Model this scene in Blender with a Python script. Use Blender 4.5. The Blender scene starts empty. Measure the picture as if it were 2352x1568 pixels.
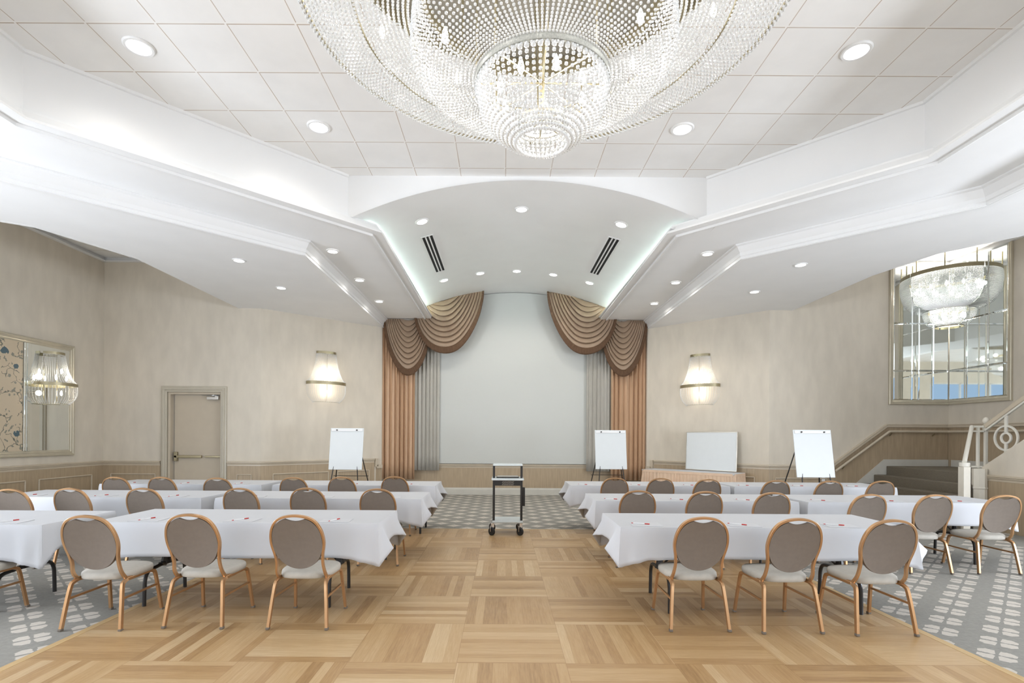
import bpy, bmesh, math, random
import numpy as np
from mathutils import Vector, Matrix

random.seed(7)
C = bpy.context.scene.collection
PI = math.pi
F, VX, VY, EYE, ROLL = 1210.0, 1155.0, 1002.0, 1.576, 0.006

# ------------------------------------------------------------------ survey helpers (photo pixel -> room metres)
def ray(px, py):
    dx, dy = px - VX, py - VY
    return (dx + dy * ROLL) / F, -(dy - dx * ROLL) / F
def at_y(px, py, Y):
    a, b = ray(px, py)
    return Vector((a * Y, Y, EYE + b * Y))
def at_z(px, py, z):
    a, b = ray(px, py)
    Y = (z - EYE) / b
    return Vector((a * Y, Y, z))

# ------------------------------------------------------------------ mesh builder
class MB:
    def __init__(s):
        s.v = []; s.f = []
    def add(s, vs, fs):
        b = len(s.v)
        s.v.extend([tuple(p) for p in vs])
        s.f.extend([tuple(i + b for i in f) for f in fs])
    def box(s, c, d, rot=None):
        x, y, z = [k / 2 for k in d]
        vs = [Vector(p) for p in ((-x,-y,-z),(x,-y,-z),(x,y,-z),(-x,y,-z),(-x,-y,z),(x,-y,z),(x,y,z),(-x,y,z))]
        if rot is not None:
            vs = [rot @ p for p in vs]
        c = Vector(c)
        s.add([p + c for p in vs], [(0,3,2,1),(4,5,6,7),(0,1,5,4),(1,2,6,5),(2,3,7,6),(3,0,4,7)])
        return s
    def tube(s, pts, r, n=8, rect=None, up=(0,0,1), caps=True, closed=False, radii=None):
        pts = [Vector(p) for p in pts]
        m = len(pts)
        up = Vector(up)
        rings = []
        for i, p in enumerate(pts):
            if closed:
                t = (pts[(i+1) % m] - pts[i-1])
            else:
                t = (pts[min(i+1, m-1)] - pts[max(i-1, 0)])
            t.normalize()
            u = up - t * up.dot(t)
            if u.length < 1e-3:
                u = Vector((0,1,0)) - t * t.y
            u.normalize()
            w = t.cross(u)
            rr = radii[i] if radii else r
            if rect:
                a, b = rect[0] / 2, rect[1] / 2
                ring = [p + w*a + u*b, p - w*a + u*b, p - w*a - u*b, p + w*a - u*b]
            else:
                ring = [p + (w * math.cos(2*PI*k/n) + u * math.sin(2*PI*k/n)) * rr for k in range(n)]
            rings.append(ring)
        k = len(rings[0])
        vs = [q for ring in rings for q in ring]
        fs = []
        for i in range(m if closed else m - 1):
            j = (i + 1) % m
            for a in range(k):
                b = (a + 1) % k
                fs.append((i*k + a, i*k + b, j*k + b, j*k + a))
        if caps and not closed:
            fs.append(tuple(range(k)))
            fs.append(tuple(reversed(range((m-1)*k, m*k))))
        s.add(vs, fs)
        return s
    def lathe(s, prof, n=24, c=(0,0,0), a0=0, a1=2*PI, sy=1.0):
        full = abs(a1 - a0 - 2*PI) < 1e-6
        m = n if full else n + 1
        vs = []
        for i in range(m):
            a = a0 + (a1 - a0) * i / n
            for r, z in prof:
                vs.append((c[0] + r*math.cos(a), c[1] + r*math.sin(a)*sy, c[2] + z))
        k = len(prof)
        fs = []
        for i in range(n):
            j = (i + 1) % m
            for q in range(k - 1):
                fs.append((i*k+q, j*k+q, j*k+q+1, i*k+q+1))
        s.add(vs, fs)
        return s
    def prism(s, poly, z0, z1):
        n = len(poly)
        area = sum(poly[i][0]*poly[(i+1)%n][1] - poly[(i+1)%n][0]*poly[i][1] for i in range(n))
        if area < 0:
            poly = list(reversed(poly))
        vs = [(x, y, z0) for x, y in poly] + [(x, y, z1) for x, y in poly]
        fs = [tuple(reversed(range(n))), tuple(range(n, 2*n))]
        fs += [(i, (i+1) % n, n + (i+1) % n, n + i) for i in range(n)]
        s.add(vs, fs)
        return s
    def grid(s, fn, nu, nv):
        vs = [fn(i / nu, j / nv) for j in range(nv + 1) for i in range(nu + 1)]
        w = nu + 1
        fs = [(j*w+i, j*w+i+1, (j+1)*w+i+1, (j+1)*w+i) for j in range(nv) for i in range(nu)]
        s.add(vs, fs)
        return s
    def sweep(s, path, prof, side=1, closed_prof=True):
        """profile [(offset toward the room, z)] run along a plan polyline with mitred corners"""
        path = [Vector((p[0], p[1])) for p in path]
        m, k = len(path), len(prof)
        vs = []
        for i, p in enumerate(path):
            def nrm(a, b):
                d = (b - a).normalized()
                return Vector((d.y, -d.x)) * side
            if i == 0: n = nrm(path[0], path[1])
            elif i == m - 1: n = nrm(path[-2], path[-1])
            else:
                n1, n2 = nrm(path[i-1], p), nrm(p, path[i+1])
                n = (n1 + n2); n = n / max(n.length_squared / 2, 0.2)
            for o, z in prof:
                vs.append((p.x + n.x*o, p.y + n.y*o, z))
        fs = []
        for i in range(m - 1):
            for q in range(k if closed_prof else k - 1):
                r = (q + 1) % k
                fs.append((i*k+q, i*k+r, (i+1)*k+r, (i+1)*k+q))
        if closed_prof:
            fs.append(tuple(range(k))); fs.append(tuple(reversed(range((m-1)*k, m*k))))
        s.add(vs, fs)
        return s
    def mitre(s, pts, inward, normal, prof, closed=True):
        """moulding round an opening: pts corner points, inward (per corner) diagonal vectors, profile [(inset, height)]"""
        nrm = Vector(normal); k = len(prof); m = len(pts); vs = []
        for p, q in zip(pts, inward):
            for o, h in prof: vs.append(Vector(p) + Vector(q)*o + nrm*h)
        fs = []
        for i in range(m if closed else m - 1):
            j = (i + 1) % m
            for a in range(k - 1): fs.append((i*k+a, i*k+a+1, j*k+a+1, j*k+a))
        s.add(vs, fs); return s
    def build(s, name, m, parent=None, smooth=0.6, bevel=0, label=None):
        me = bpy.data.meshes.new(name)
        me.from_pydata(s.v, [], s.f)
        me.update()
        b = bmesh.new(); b.from_mesh(me)
        bmesh.ops.recalc_face_normals(b, faces=b.faces)
        b.to_mesh(me); b.free()
        if smooth:
            me.polygons.foreach_set('use_smooth', [True] * len(me.polygons))
            me.set_sharp_from_angle(angle=smooth)
        me.materials.append(m)
        o = bpy.data.objects.new(name, me); C.objects.link(o)
        if parent is not None: o.parent = parent
        if bevel:
            md = o.modifiers.new('round', 'BEVEL'); md.width = bevel; md.segments = 2; md.limit_method = 'ANGLE'
        if label: o['label'] = label
        return o

def tag(o, label, cat, group=None):
    o['label'] = label; o['category'] = cat
    if group: o['group'] = group
    return o
def thing(name, label, cat, loc=(0,0,0), rz=0, group=None):
    o = bpy.data.objects.new(name, None); C.objects.link(o)
    o.location = loc; o.rotation_euler = (0, 0, rz); o.empty_display_size = .1
    return tag(o, label, cat, group)
def struct(o):
    o['kind'] = 'structure'; return o
def dup(root, loc, rz, label, group=None):
    r = root.copy(); C.objects.link(r); r.location = loc; r.rotation_euler = (0, 0, rz); r['label'] = label
    if group: r['group'] = group
    for ch in list(root.children):
        c = ch.copy(); C.objects.link(c); c.parent = r
        for g in list(ch.children):
            d = g.copy(); C.objects.link(d); d.parent = c
    return r

# ------------------------------------------------------------------ materials
def lin(r, g, b):
    f = lambda c: (c/255)/12.92 if c <= 10 else (((c/255)+.055)/1.055)**2.4
    return (f(r), f(g), f(b), 1)
class NT:
    def __init__(s, m): s.t = m.node_tree; s.n = s.t.nodes; s.l = s.t.links
    def node(s, kind, **kw):
        n = s.n.new(kind)
        for k, v in kw.items(): setattr(n, k, v)
        return n
    def link(s, a, b): s.l.new(a, b)
    def val(s, sock, v):
        if isinstance(v, (int, float)): sock.default_value = v
        else: s.link(v, sock)
    def math(s, op, a, b=0.0, c=0.0):
        n = s.node('ShaderNodeMath', operation=op)
        s.val(n.inputs[0], a); s.val(n.inputs[1], b); s.val(n.inputs[2], c)
        return n.outputs[0]
    def mix(s, f, a, b, blend='MIX'):
        n = s.node('ShaderNodeMix', data_type='RGBA', blend_type=blend)
        s.val(n.inputs[0], f)
        for i, v in ((6, a), (7, b)):
            if isinstance(v, tuple): n.inputs[i].default_value = v
            else: s.link(v, n.inputs[i])
        return n.outputs[2]
    def noise(s, vec, scale, detail=3, rough=.5):
        n = s.node('ShaderNodeTexNoise'); n.inputs['Scale'].default_value = scale
        n.inputs['Detail'].default_value = detail; n.inputs['Roughness'].default_value = rough
        s.link(vec, n.inputs['Vector']); return n.outputs['Fac']
    def coord(s):
        return s.node('ShaderNodeTexCoord').outputs['Object']
    def scalevec(s, v, sc):
        n = s.node('ShaderNodeMapping'); n.inputs['Scale'].default_value = sc
        s.link(v, n.inputs['Vector']); return n.outputs['Vector']
    def ramp(s, f, stops):
        n = s.node('ShaderNodeValToRGB')
        while len(n.color_ramp.elements) < len(stops): n.color_ramp.elements.new(.5)
        for e, (p, c) in zip(n.color_ramp.elements, stops): e.position = p; e.color = c
        s.link(f, n.inputs[0]); return n.outputs[0]

def base_mat(name, col, rough=.5, metal=0, spec=.5):
    m = bpy.data.materials.new(name); m.use_nodes = True
    b = m.node_tree.nodes['Principled BSDF']
    b.inputs['Base Color'].default_value = col
    b.inputs['Roughness'].default_value = rough
    b.inputs['Metallic'].default_value = metal
    b.inputs['Specular IOR Level'].default_value = spec
    return m
def mat(name, col, rough=.5, metal=0, spec=.5, var=.06, scale=6, stretch=(1,1,1), bump=0, bscale=200):
    """plain surface with a little procedural tone variation"""
    m = base_mat(name, col, rough, metal, spec)
    t = NT(m); b = t.n['Principled BSDF']
    co = t.coord()
    n = t.noise(t.scalevec(co, stretch), scale, 4)
    lo = tuple(c*(1-var) for c in col[:3]) + (1,); hi = tuple(min(1, c*(1+var)) for c in col[:3]) + (1,)
    t.link(t.ramp(n, [(.3, lo), (.7, hi)]), b.inputs['Base Color'])
    if bump:
        bn = t.node('ShaderNodeBump'); bn.inputs['Strength'].default_value = bump; bn.inputs['Distance'].default_value = .002
        t.link(t.noise(co, bscale, 2), bn.inputs['Height']); t.link(bn.outputs[0], b.inputs['Normal'])
    return m
def emit(name, col, strength, sample='NONE'):
    m = bpy.data.materials.new(name); m.use_nodes = True
    t = NT(m); t.n.remove(t.n['Principled BSDF'])
    e = t.node('ShaderNodeEmission'); e.inputs[0].default_value = col; e.inputs[1].default_value = strength
    t.link(e.outputs[0], t.n['Material Output'].inputs[0])
    m.cycles.emission_sampling = sample
    return m

WHITE = mat('white_plaster', (.88,.88,.87,1), .65, var=.015, scale=2)
FASC = mat('white_gloss_trim', (.86,.86,.85,1), .4, var=.01, scale=2)
PAPER = mat('beige_wallpaper', lin(216,207,191), .75, var=.05, scale=5, stretch=(1,1,.35), bump=.15, bscale=90)
WAINS = mat('pickled_oak', lin(177,158,131), .5, var=.09, scale=5, stretch=(6,6,.5))
RAIL = mat('taupe_rail', lin(200,187,166), .35, var=.05, scale=4)
BASEB = mat('grey_baseboard', lin(208,205,195), .4, var=.03)
DOORM = mat('door_paint', lin(194,181,160), .5, var=.02)
CASING = mat('casing_paint', lin(190,182,164), .4, var=.03)
COPPER = mat('copper_frame', lin(190,149,108), .3, metal=.7, var=.06, scale=8)
GLIDE = mat('glide_grey', lin(110,100,88), .6)
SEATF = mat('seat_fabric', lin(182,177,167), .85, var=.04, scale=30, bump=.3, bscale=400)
SEATF_SHADED = mat('seat_fabric_shaded', lin(118,107,96), .8, var=.04, scale=30, bump=.3, bscale=400)  # seat fabric again, shade of the back pad painted into its colour
CLOTH = mat('white_linen', (.60,.611,.635,1), .75, var=.015, scale=3, bump=.05, bscale=300)
BLACK = mat('black_metal', (.018,.016,.014,1), .4, var=.1)
PLY = mat('table_ply', lin(120,95,70), .6, var=.1)
CHROME = base_mat('chrome', (.75,.75,.75,1), .2, 1)
BRASS = mat('aged_brass', lin(168,158,130), .35, metal=.8, var=.08)
SILVER = mat('satin_silver', lin(205,200,188), .3, metal=.7, var=.05)
FRAMEM = mat('champagne_frame', lin(196,188,168), .32, metal=.35, var=.05)
MIRROR = base_mat('mirror_glass', (.86,.89,.87,1), .02, 1)
PEACH = mat('peach_satin', lin(200,166,134), .5, var=.07, scale=5, stretch=(4,4,.6))
GREYD = mat('grey_drape', lin(188,184,174), .7, var=.05, scale=5, stretch=(4,4,.6))
SWAGM = mat('bronze_satin', lin(158,135,113), .45, var=.07, scale=4)
FRINGE = mat('brown_fringe', lin(92,66,44), .8, var=.25, scale=60, stretch=(6,6,.5))
SKIRT = mat('peach_skirt', lin(232,202,174), .6, var=.05)
SCREEN = mat('projection_white', (.60,.61,.575,1), .8, var=.01, scale=1)
BOARD = mat('flip_paper', (.74,.77,.77,1), .4, var=.01)
GREYP = mat('cart_grey', lin(205,212,212), .4, var=.03)
DARKC = mat('stair_carpet', lin(112,104,90), .95, var=.12, scale=60)
IRON = mat('white_iron', lin(226,222,210), .4, var=.02)
PINE = mat('newel_white', lin(222,216,202), .5, var=.04)
REDP = mat('pen_red', lin(190,40,35), .35)
PENW = mat('pen_white', lin(235,235,235), .35)
PAPERN = mat('note_paper', (.63,.64,.665,1), .7, var=.01)
RUBBER = mat('rubber', (.02,.02,.02,1), .6)
VENTB = base_mat('vent_dark', (.01,.01,.01,1), .8)
BEADBAND = mat('crystal_band', lin(176,176,168), .4, var=.2, scale=90)
PLATE = mat('canopy_plate', lin(128,123,112), .6, metal=0, var=.08)
BULB = emit('bulb_glow', (1,.95,.87,1), 25)
LENS = emit('lens_glow', (1,.98,.94,1), 6)

def bead_mat():
    m = base_mat('crystal_bead', (.93,.94,.93,1), .08, 0, .8)
    b = m.node_tree.nodes['Principled BSDF']
    b.inputs['Transmission Weight'].default_value = .2
    b.inputs['IOR'].default_value = 1.5
    return m
BEAD = bead_mat()

# tile ceiling
def tile_mat():
    m = base_mat('ceiling_tile', (.8,.8,.8,1), .8)
    t = NT(m); b = t.n['Principled BSDF']; co = t.coord()
    sp = t.node('ShaderNodeSeparateXYZ'); t.link(co, sp.inputs[0])
    P = .653
    fx = t.math('FRACT', t.math('ADD', t.math('DIVIDE', t.math('SUBTRACT', sp.outputs[0], -1.965), P), 20.0))
    fy = t.math('FRACT', t.math('ADD', t.math('DIVIDE', t.math('SUBTRACT', sp.outputs[1], 6.19), P), 20.0))
    def line(f, a, c):
        return t.math('MULTIPLY', t.math('GREATER_THAN', f, a), t.math('LESS_THAN', f, c))
    bar = t.math('MAXIMUM', line(fx, .0, .028), line(fy, .0, .028))
    dk = t.math('MAXIMUM', line(fx, .028, .042), line(fy, .028, .046))
    n = t.noise(co, 3, 4); col = t.ramp(n, [(.3, lin(238,237,234)), (.7, lin(244,243,240))])
    ix = t.math('FLOOR', t.math('DIVIDE', t.math('SUBTRACT', sp.outputs[0], -1.965), P))
    iy = t.math('FLOOR', t.math('DIVIDE', t.math('SUBTRACT', sp.outputs[1], 6.19), P))
    cb = t.node('ShaderNodeCombineXYZ'); t.link(ix, cb.inputs[0]); t.link(iy, cb.inputs[1])
    wn = t.node('ShaderNodeTexWhiteNoise', noise_dimensions='3D'); t.link(cb.outputs[0], wn.inputs['Vector'])
    col = t.mix(t.math('MULTIPLY', wn.outputs['Value'], .25), col, lin(234,231,226))
    dn = t.math('MULTIPLY', dk, t.math('ADD', .45, t.math('MULTIPLY', t.noise(co, 2.2, 1), .6)))
    col = t.mix(dn, col, lin(180,160,140))
    col = t.mix(bar, col, lin(242,240,236))
    t.link(col, b.inputs['Base Color'])
    return m
TILE = tile_mat()

# carpet
def carpet_mat():
    m = base_mat('floral_carpet', (.3,.3,.3,1), .95, 0, .1)
    t = NT(m); b = t.n['Principled BSDF']; co = t.coord()
    wob = t.node('ShaderNodeTexNoise'); wob.inputs['Scale'].default_value = 45; t.link(co, wob.inputs['Vector'])
    sp = t.node('ShaderNodeSeparateXYZ'); t.link(co, sp.inputs[0])
    jit = t.math('MULTIPLY', t.math('SUBTRACT', wob.outputs['Fac'], .5), .022)
    X, Y = t.math('ADD', sp.outputs[0], jit), t.math('ADD', sp.outputs[1], jit)
    def cell(v, o, p):
        f = t.math('FRACT', t.math('ADD', t.math('DIVIDE', t.math('SUBTRACT', v, o), p), 40.5))
        return t.math('ABSOLUTE', t.math('MULTIPLY', t.math('SUBTRACT', f, .5), p))
    gt = lambda a, c: t.math('GREATER_THAN', a, c)
    lt = lambda a, c: t.math('LESS_THAN', a, c)
    mul = lambda *a: a[0] if len(a) == 1 else t.math('MULTIPLY', a[0], mul(*a[1:]))
    far, lft = gt(Y, 7.75), lt(X, 0.0)
    def sel(c, a, b2): return t.math('ADD', t.math('MULTIPLY', c, a), t.math('MULTIPLY', t.math('SUBTRACT', 1.0, c), b2))
    ox = sel(far, .126, sel(lft, -3.36, 3.62)); oy = sel(far, 9.28, sel(lft, 3.80, 3.85))
    px_, py_ = sel(far, .489, .494), sel(far, .474, .494)
    def petals(ax, ay):
        a, c = cell(X, ax, px_), cell(Y, ay, py_)
        u, v = t.math('MAXIMUM', a, c), t.math('MINIMUM', a, c)
        star = lt(t.math('ADD', t.math('POWER', t.math('DIVIDE', a, .142), .85), t.math('POWER', t.math('DIVIDE', c, .118), .85)), 1.0)
        w = t.math('MINIMUM', t.math('SUBTRACT', t.math('MULTIPLY', u, .82), .008), t.math('SUBTRACT', .066, t.math('MULTIPLY', t.math('MAXIMUM', t.math('SUBTRACT', u, .085), 0.0), .85)))
        return sel(far, mul(star, gt(u, .012)), mul(gt(u, .022), lt(u, .128), lt(v, w)))
    mask = t.math('MAXIMUM', petals(ox, oy), petals(t.math('ADD', ox, t.math('MULTIPLY', px_, .5)), t.math('ADD', oy, t.math('MULTIPLY', py_, .5))))
    fade = t.math('ADD', .75, t.math('MULTIPLY', t.noise(co, 60, 2), .4))
    g = t.ramp(t.noise(co, 25, 5, .7), [(.3, lin(142,140,134)), (.7, lin(158,156,149))])
    col = t.mix(t.math('MINIMUM', t.math('MULTIPLY', mask, fade), 1.0), g, lin(205,198,188))
    t.link(col, b.inputs['Base Color'])
    bn = t.node('ShaderNodeBump'); bn.inputs['Strength'].default_value = .4; bn.inputs['Distance'].default_value = .004
    t.link(t.noise(co, 300, 2), bn.inputs['Height']); t.link(bn.outputs[0], b.inputs['Normal'])
    return m
CARPET = carpet_mat()

def parquet_mat():
    m = base_mat('oak_parquet', (.5,.35,.2,1), .3, 0, .45)
    t = NT(m); b = t.n['Principled BSDF']; co = t.coord()
    sp = t.node('ShaderNodeSeparateXYZ'); t.link(co, sp.inputs[0])
    S, N = .757, 9.0
    u = t.math('ADD', t.math('DIVIDE', t.math('SUBTRACT', sp.outputs[0], -.31), S), 40.0)
    v = t.math('ADD', t.math('DIVIDE', t.math('SUBTRACT', sp.outputs[1], 5.923), S), 40.0)
    iu, iv = t.math('FLOOR', u), t.math('FLOOR', v)
    par = t.math('MODULO', t.math('ADD', iu, iv), 2.0)          # 0: boards run along Y
    fu, fv = t.math('FRACT', u), t.math('FRACT', v)
    def pick(a, c): return t.math('ADD', t.math('MULTIPLY', a, t.math('SUBTRACT', 1.0, par)), t.math('MULTIPLY', c, par))
    across, along = pick(fu, fv), pick(fv, fu)
    # slightly uneven board widths
    across = t.math('ADD', across, t.math('MULTIPLY', t.math('SINE', t.math('ADD', t.math('MULTIPLY', across, 12.566), t.math('MULTIPLY', iu, 1.7))), .022))
    k = t.math('FLOOR', t.math('MULTIPLY', across, N))
    fk = t.math('FRACT', t.math('MULTIPLY', across, N))
    cb = t.node('ShaderNodeCombineXYZ'); t.link(t.math('ADD', iu, t.math('MULTIPLY', k, .137)), cb.inputs[0]); t.link(iv, cb.inputs[1]); t.link(k, cb.inputs[2])
    wn = t.node('ShaderNodeTexWhiteNoise', noise_dimensions='3D'); t.link(cb.outputs[0], wn.inputs['Vector'])
    gv = t.node('ShaderNodeCombineXYZ')
    t.link(t.math('MULTIPLY', along, 1.6), gv.inputs[0]); t.link(t.math('MULTIPLY', across, 26.0), gv.inputs[1])
    t.link(t.math('ADD', t.math('MULTIPLY', wn.outputs['Value'], 60.0), t.math('ADD', t.math('MULTIPLY', iu, 3.1), t.math('MULTIPLY', iv, 5.7))), gv.inputs[2])
    grain = t.noise(gv.outputs[0], 2.6, 6, .62)
    tone = t.math('ADD', t.math('MULTIPLY', wn.outputs['Value'], .52), t.math('MULTIPLY', grain, .62))
    col = t.ramp(tone, [(.18, lin(150,116,76)), (.45, lin(181,147,103)), (.68, lin(194,163,120)), (.95, lin(211,186,147))])
    col = t.mix(t.math('MULTIPLY', t.math('GREATER_THAN', t.math('ABSOLUTE', t.math('SUBTRACT', fk, .5)), .482), .25), col, lin(140,100,60))
    edge = t.math('MAXIMUM', t.math('GREATER_THAN', t.math('ABSOLUTE', t.math('SUBTRACT', fu, .5)), .4965), t.math('GREATER_THAN', t.math('ABSOLUTE', t.math('SUBTRACT', fv, .5)), .4965))
    col = t.mix(t.math('MULTIPLY', edge, .35), col, lin(140,100,60))
    big = t.noise(co, .9, 3)
    col = t.mix(t.math('MULTIPLY', t.math('SUBTRACT', big, .35), .5), col, lin(166,124,76))
    t.link(col, b.inputs['Base Color'])
    t.link(t.math('ADD', .24, t.math('MULTIPLY', t.noise(co, 5, 4), .22)), b.inputs['Roughness'])
    return m
PARQ = parquet_mat()
PARQ_EDGE = mat('oak_edge', lin(200,170,122), .4, var=.06, scale=5, stretch=(8,.6,1))

def drape_refl_mat():  # mirror reflection of a patterned drape, painted as flat colour
    m = base_mat('painted_drape_reflection', (.7,.6,.5,1), .6)
    t = NT(m); b = t.n['Principled BSDF']; co = t.coord()
    w = t.node('ShaderNodeTexNoise'); w.inputs['Scale'].default_value = 3.5; w.inputs['Detail'].default_value = 3; t.link(co, w.inputs['Vector'])
    add = t.node('ShaderNodeVectorMath', operation='MULTIPLY_ADD'); t.link(w.outputs['Color'], add.inputs[0]); add.inputs[1].default_value = (.5,.5,.5); t.link(co, add.inputs[2])
    vo = t.node('ShaderNodeTexVoronoi', feature='DISTANCE_TO_EDGE'); vo.inputs['Scale'].default_value = 3.2; t.link(add.outputs[0], vo.inputs['Vector'])
    vine = t.math('MULTIPLY', t.math('LESS_THAN', vo.outputs['Distance'], .022), t.math('GREATER_THAN', t.noise(co, 2.5, 2), .47))
    v2 = t.node('ShaderNodeTexVoronoi'); v2.inputs['Scale'].default_value = 5.5; t.link(add.outputs[0], v2.inputs['Vector'])
    leaf = t.math('LESS_THAN', t.math('ADD', v2.outputs['Distance'], t.math('MULTIPLY', t.noise(co, 18, 3), .6)), .52)
    v3 = t.node('ShaderNodeTexVoronoi'); v3.inputs['Scale'].default_value = 2.6; t.link(co, v3.inputs['Vector'])
    fl = t.math('LESS_THAN', t.math('ADD', v3.outputs['Distance'], t.math('MULTIPLY', t.noise(co, 14, 2), .35)), .36)
    col = t.mix(vine, lin(206,190,164), lin(118,116,104))
    col = t.mix(leaf, col, lin(142,140,126)); col = t.mix(fl, col, lin(84,104,112))
    t.link(col, b.inputs['Base Color'])
    return m
DRAPE_REFL = drape_refl_mat()

# ------------------------------------------------------------------ room plan
XL, XR = -9.04, 9.98
YS = 14.25                          # stage wall
YN = -2.5                           # wall behind the viewpoint
ZS = 5.56                           # side ceilings
ZC = 5.40                           # coffer ceiling
Z1, Z2 = 4.66, 4.44                 # soffit steps
def plan(px, py): q = at_z(px, py, Z2); return (q.x, q.y)
LC, LI, RC, RI = plan(600, 708), plan(878, 752), plan(1768, 712), plan(1487, 755)
YD, YB = LC[1], RC[1]               # door wall, stair wall
CX = .31

def wall(name, a, b, z0=0, z1=ZS, th=.15, m=PAPER):
    a, b = Vector(a), Vector(b)
    d = (b - a).normalized(); n = Vector((-d.y, d.x))
    q = [a, b, b + n*th, a + n*th]
    return MB().prism([(p.x, p.y) for p in q], z0, z1)
def wobj(name, mb, m=PAPER):
    return struct(mb.build(name, m, smooth=0))

wobj('floor', MB().prism([(XL-.2, YN-.2), (XR+.2, YN-.2), (XR+.2, YS+.2), (XL-.2, YS+.2)], -.1, 0), CARPET)

# left wall with a window well outside the view
def wall_with_hole(axis_x, y0, y1, hy0, hy1, hz0, hz1, out):
    mb = MB(); xs = (axis_x, axis_x + out)
    def blk(a, b, c, d):
        mb.prism([(xs[0], a), (xs[1], a), (xs[1], b), (xs[0], b)], c, d)
    blk(y0, hy0, 0, ZS); blk(hy1, y1, 0, ZS); blk(hy0, hy1, 0, hz0); blk(hy0, hy1, hz1, ZS)
    return mb
wobj('wall_left', wall_with_hole(XL, YN, YD + .15, -1.2, 5.6, .55, 2.5, -.15))
wobj('wall_right', wall_with_hole(XR, YN, YB + .15, -1.2, 5.0, .55, 2.5, .15))
# door wall with its opening
DX0, DX1, DZ = at_y(385, 950, YD).x, at_y(508, 950, YD).x, 2.535
mb = MB()
for a, b, z0, z1 in ((XL, DX0, 0, ZS), (DX1, LC[0], 0, ZS), (DX0, DX1, DZ, ZS)):
    mb.prism([(a, YD), (b, YD), (b, YD + .15), (a, YD + .15)], z0, z1)
wobj('wall_door_side', mb)
wobj('wall_corner_left', wall('w', LC, LI))
wobj('wall_corner_right', wall('w', RI, RC))
wobj('wall_stair_side', wall('w', (RC[0], YB), (XR, YB)))
wobj('wall_stage', MB().prism([(-3.4, YS), (4.05, YS), (4.05, YS + .15), (-3.4, YS + .15)], 0, 5.75))
wobj('wall_return_left', wall('w', LI, (LI[0], YS)))
wobj('wall_return_right', wall('w', (RI[0], YS), RI))
# wall behind the viewpoint with two window openings
mb = MB()
cols = [(XL-.15, -7.2), (-1.2, 1.8), (7.8, XR+.15)]
for a, b in cols: mb.prism([(a, YN), (b, YN), (b, YN-.15), (a, YN-.15)], 0, ZS)
for a, b in ((-7.2, -1.2), (1.8, 7.8)):
    mb.prism([(a, YN), (b, YN), (b, YN-.15), (a, YN-.15)], 0, .6)
    mb.prism([(a, YN), (b, YN), (b, YN-.15), (a, YN-.15)], 4.36, ZS)
wobj('wall_rear', mb)

# windows: framed daylight panes
def window(name, a, b, z0, z1, inward, nm, pane_m):
    a, b = Vector((a[0], a[1], 0)), Vector((b[0], b[1], 0)); d = (b - a); L = d.length; d.normalize(); n = Vector((inward[0], inward[1], 0))
    root = struct(bpy.data.objects.new(name, None)); C.objects.link(root)
    fr = MB(); R = Matrix((d, n, Vector((0,0,1)))).transposed()
    def bar(s, z, w, h, dp=.08): fr.box(a + d*s + n*(-.06) + Vector((0,0,z)), (w, dp, h), R)
    bar(L/2, z0+.03, L, .06); bar(L/2, z1-.03, L, .06)
    for i in range(nm + 1): bar(.03 + (L-.06)*i/nm, (z0+z1)/2, .05, z1-z0)
    bar(L/2, z0 + (z1-z0)*.66, L, .04)
    fr.build('window_frame', IRON, root, smooth=0)
    g = MB(); g.box(a + d*(L/2) + n*(-.10) + Vector((0,0,(z0+z1)/2)), (L-.04, .012, z1-z0-.04), R)
    g.build('pane', pane_m, root, smooth=0)
DAY = emit('daylight_pane', (.50,.70,1,1), .55, 'AUTO')
window('window_1', (-7.2, YN), (-1.2, YN), .6, 4.36, (0,1), 4, DAY)
window('window_2', (1.8, YN), (7.8, YN), .6, 4.36, (0,1), 4, DAY)
DAYS = emit('daylight_side', (.55,.72,1,1), 1.0, 'AUTO')
window('window_3', (XL, -1.2), (XL, 5.6), .55, 2.5, (1,0), 5, DAYS)
window('window_4', (XR, -1.2), (XR, 5.0), .55, 2.5, (-1,0), 5, DAYS)

# ceilings
struct(MB().prism([(-5.2, YN), (5.2, YN), (5.2, 7.85), (-5.2, 7.85)], ZC, ZC + .05).build('ceiling', TILE, smooth=0))
struct(MB().prism([(XL-.1, YN), (-5.6, YN), (-5.6, YD + .1), (XL-.1, YD+.1)], ZS, ZS + .05).build('ceiling_left', TILE, smooth=0))
struct(MB().prism([(5.7, YN), (XR+.1, YN), (XR+.1, YB+.1), (5.7, YB+.1)], ZS, ZS + .05).build('ceiling_right', TILE, smooth=0))

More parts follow.
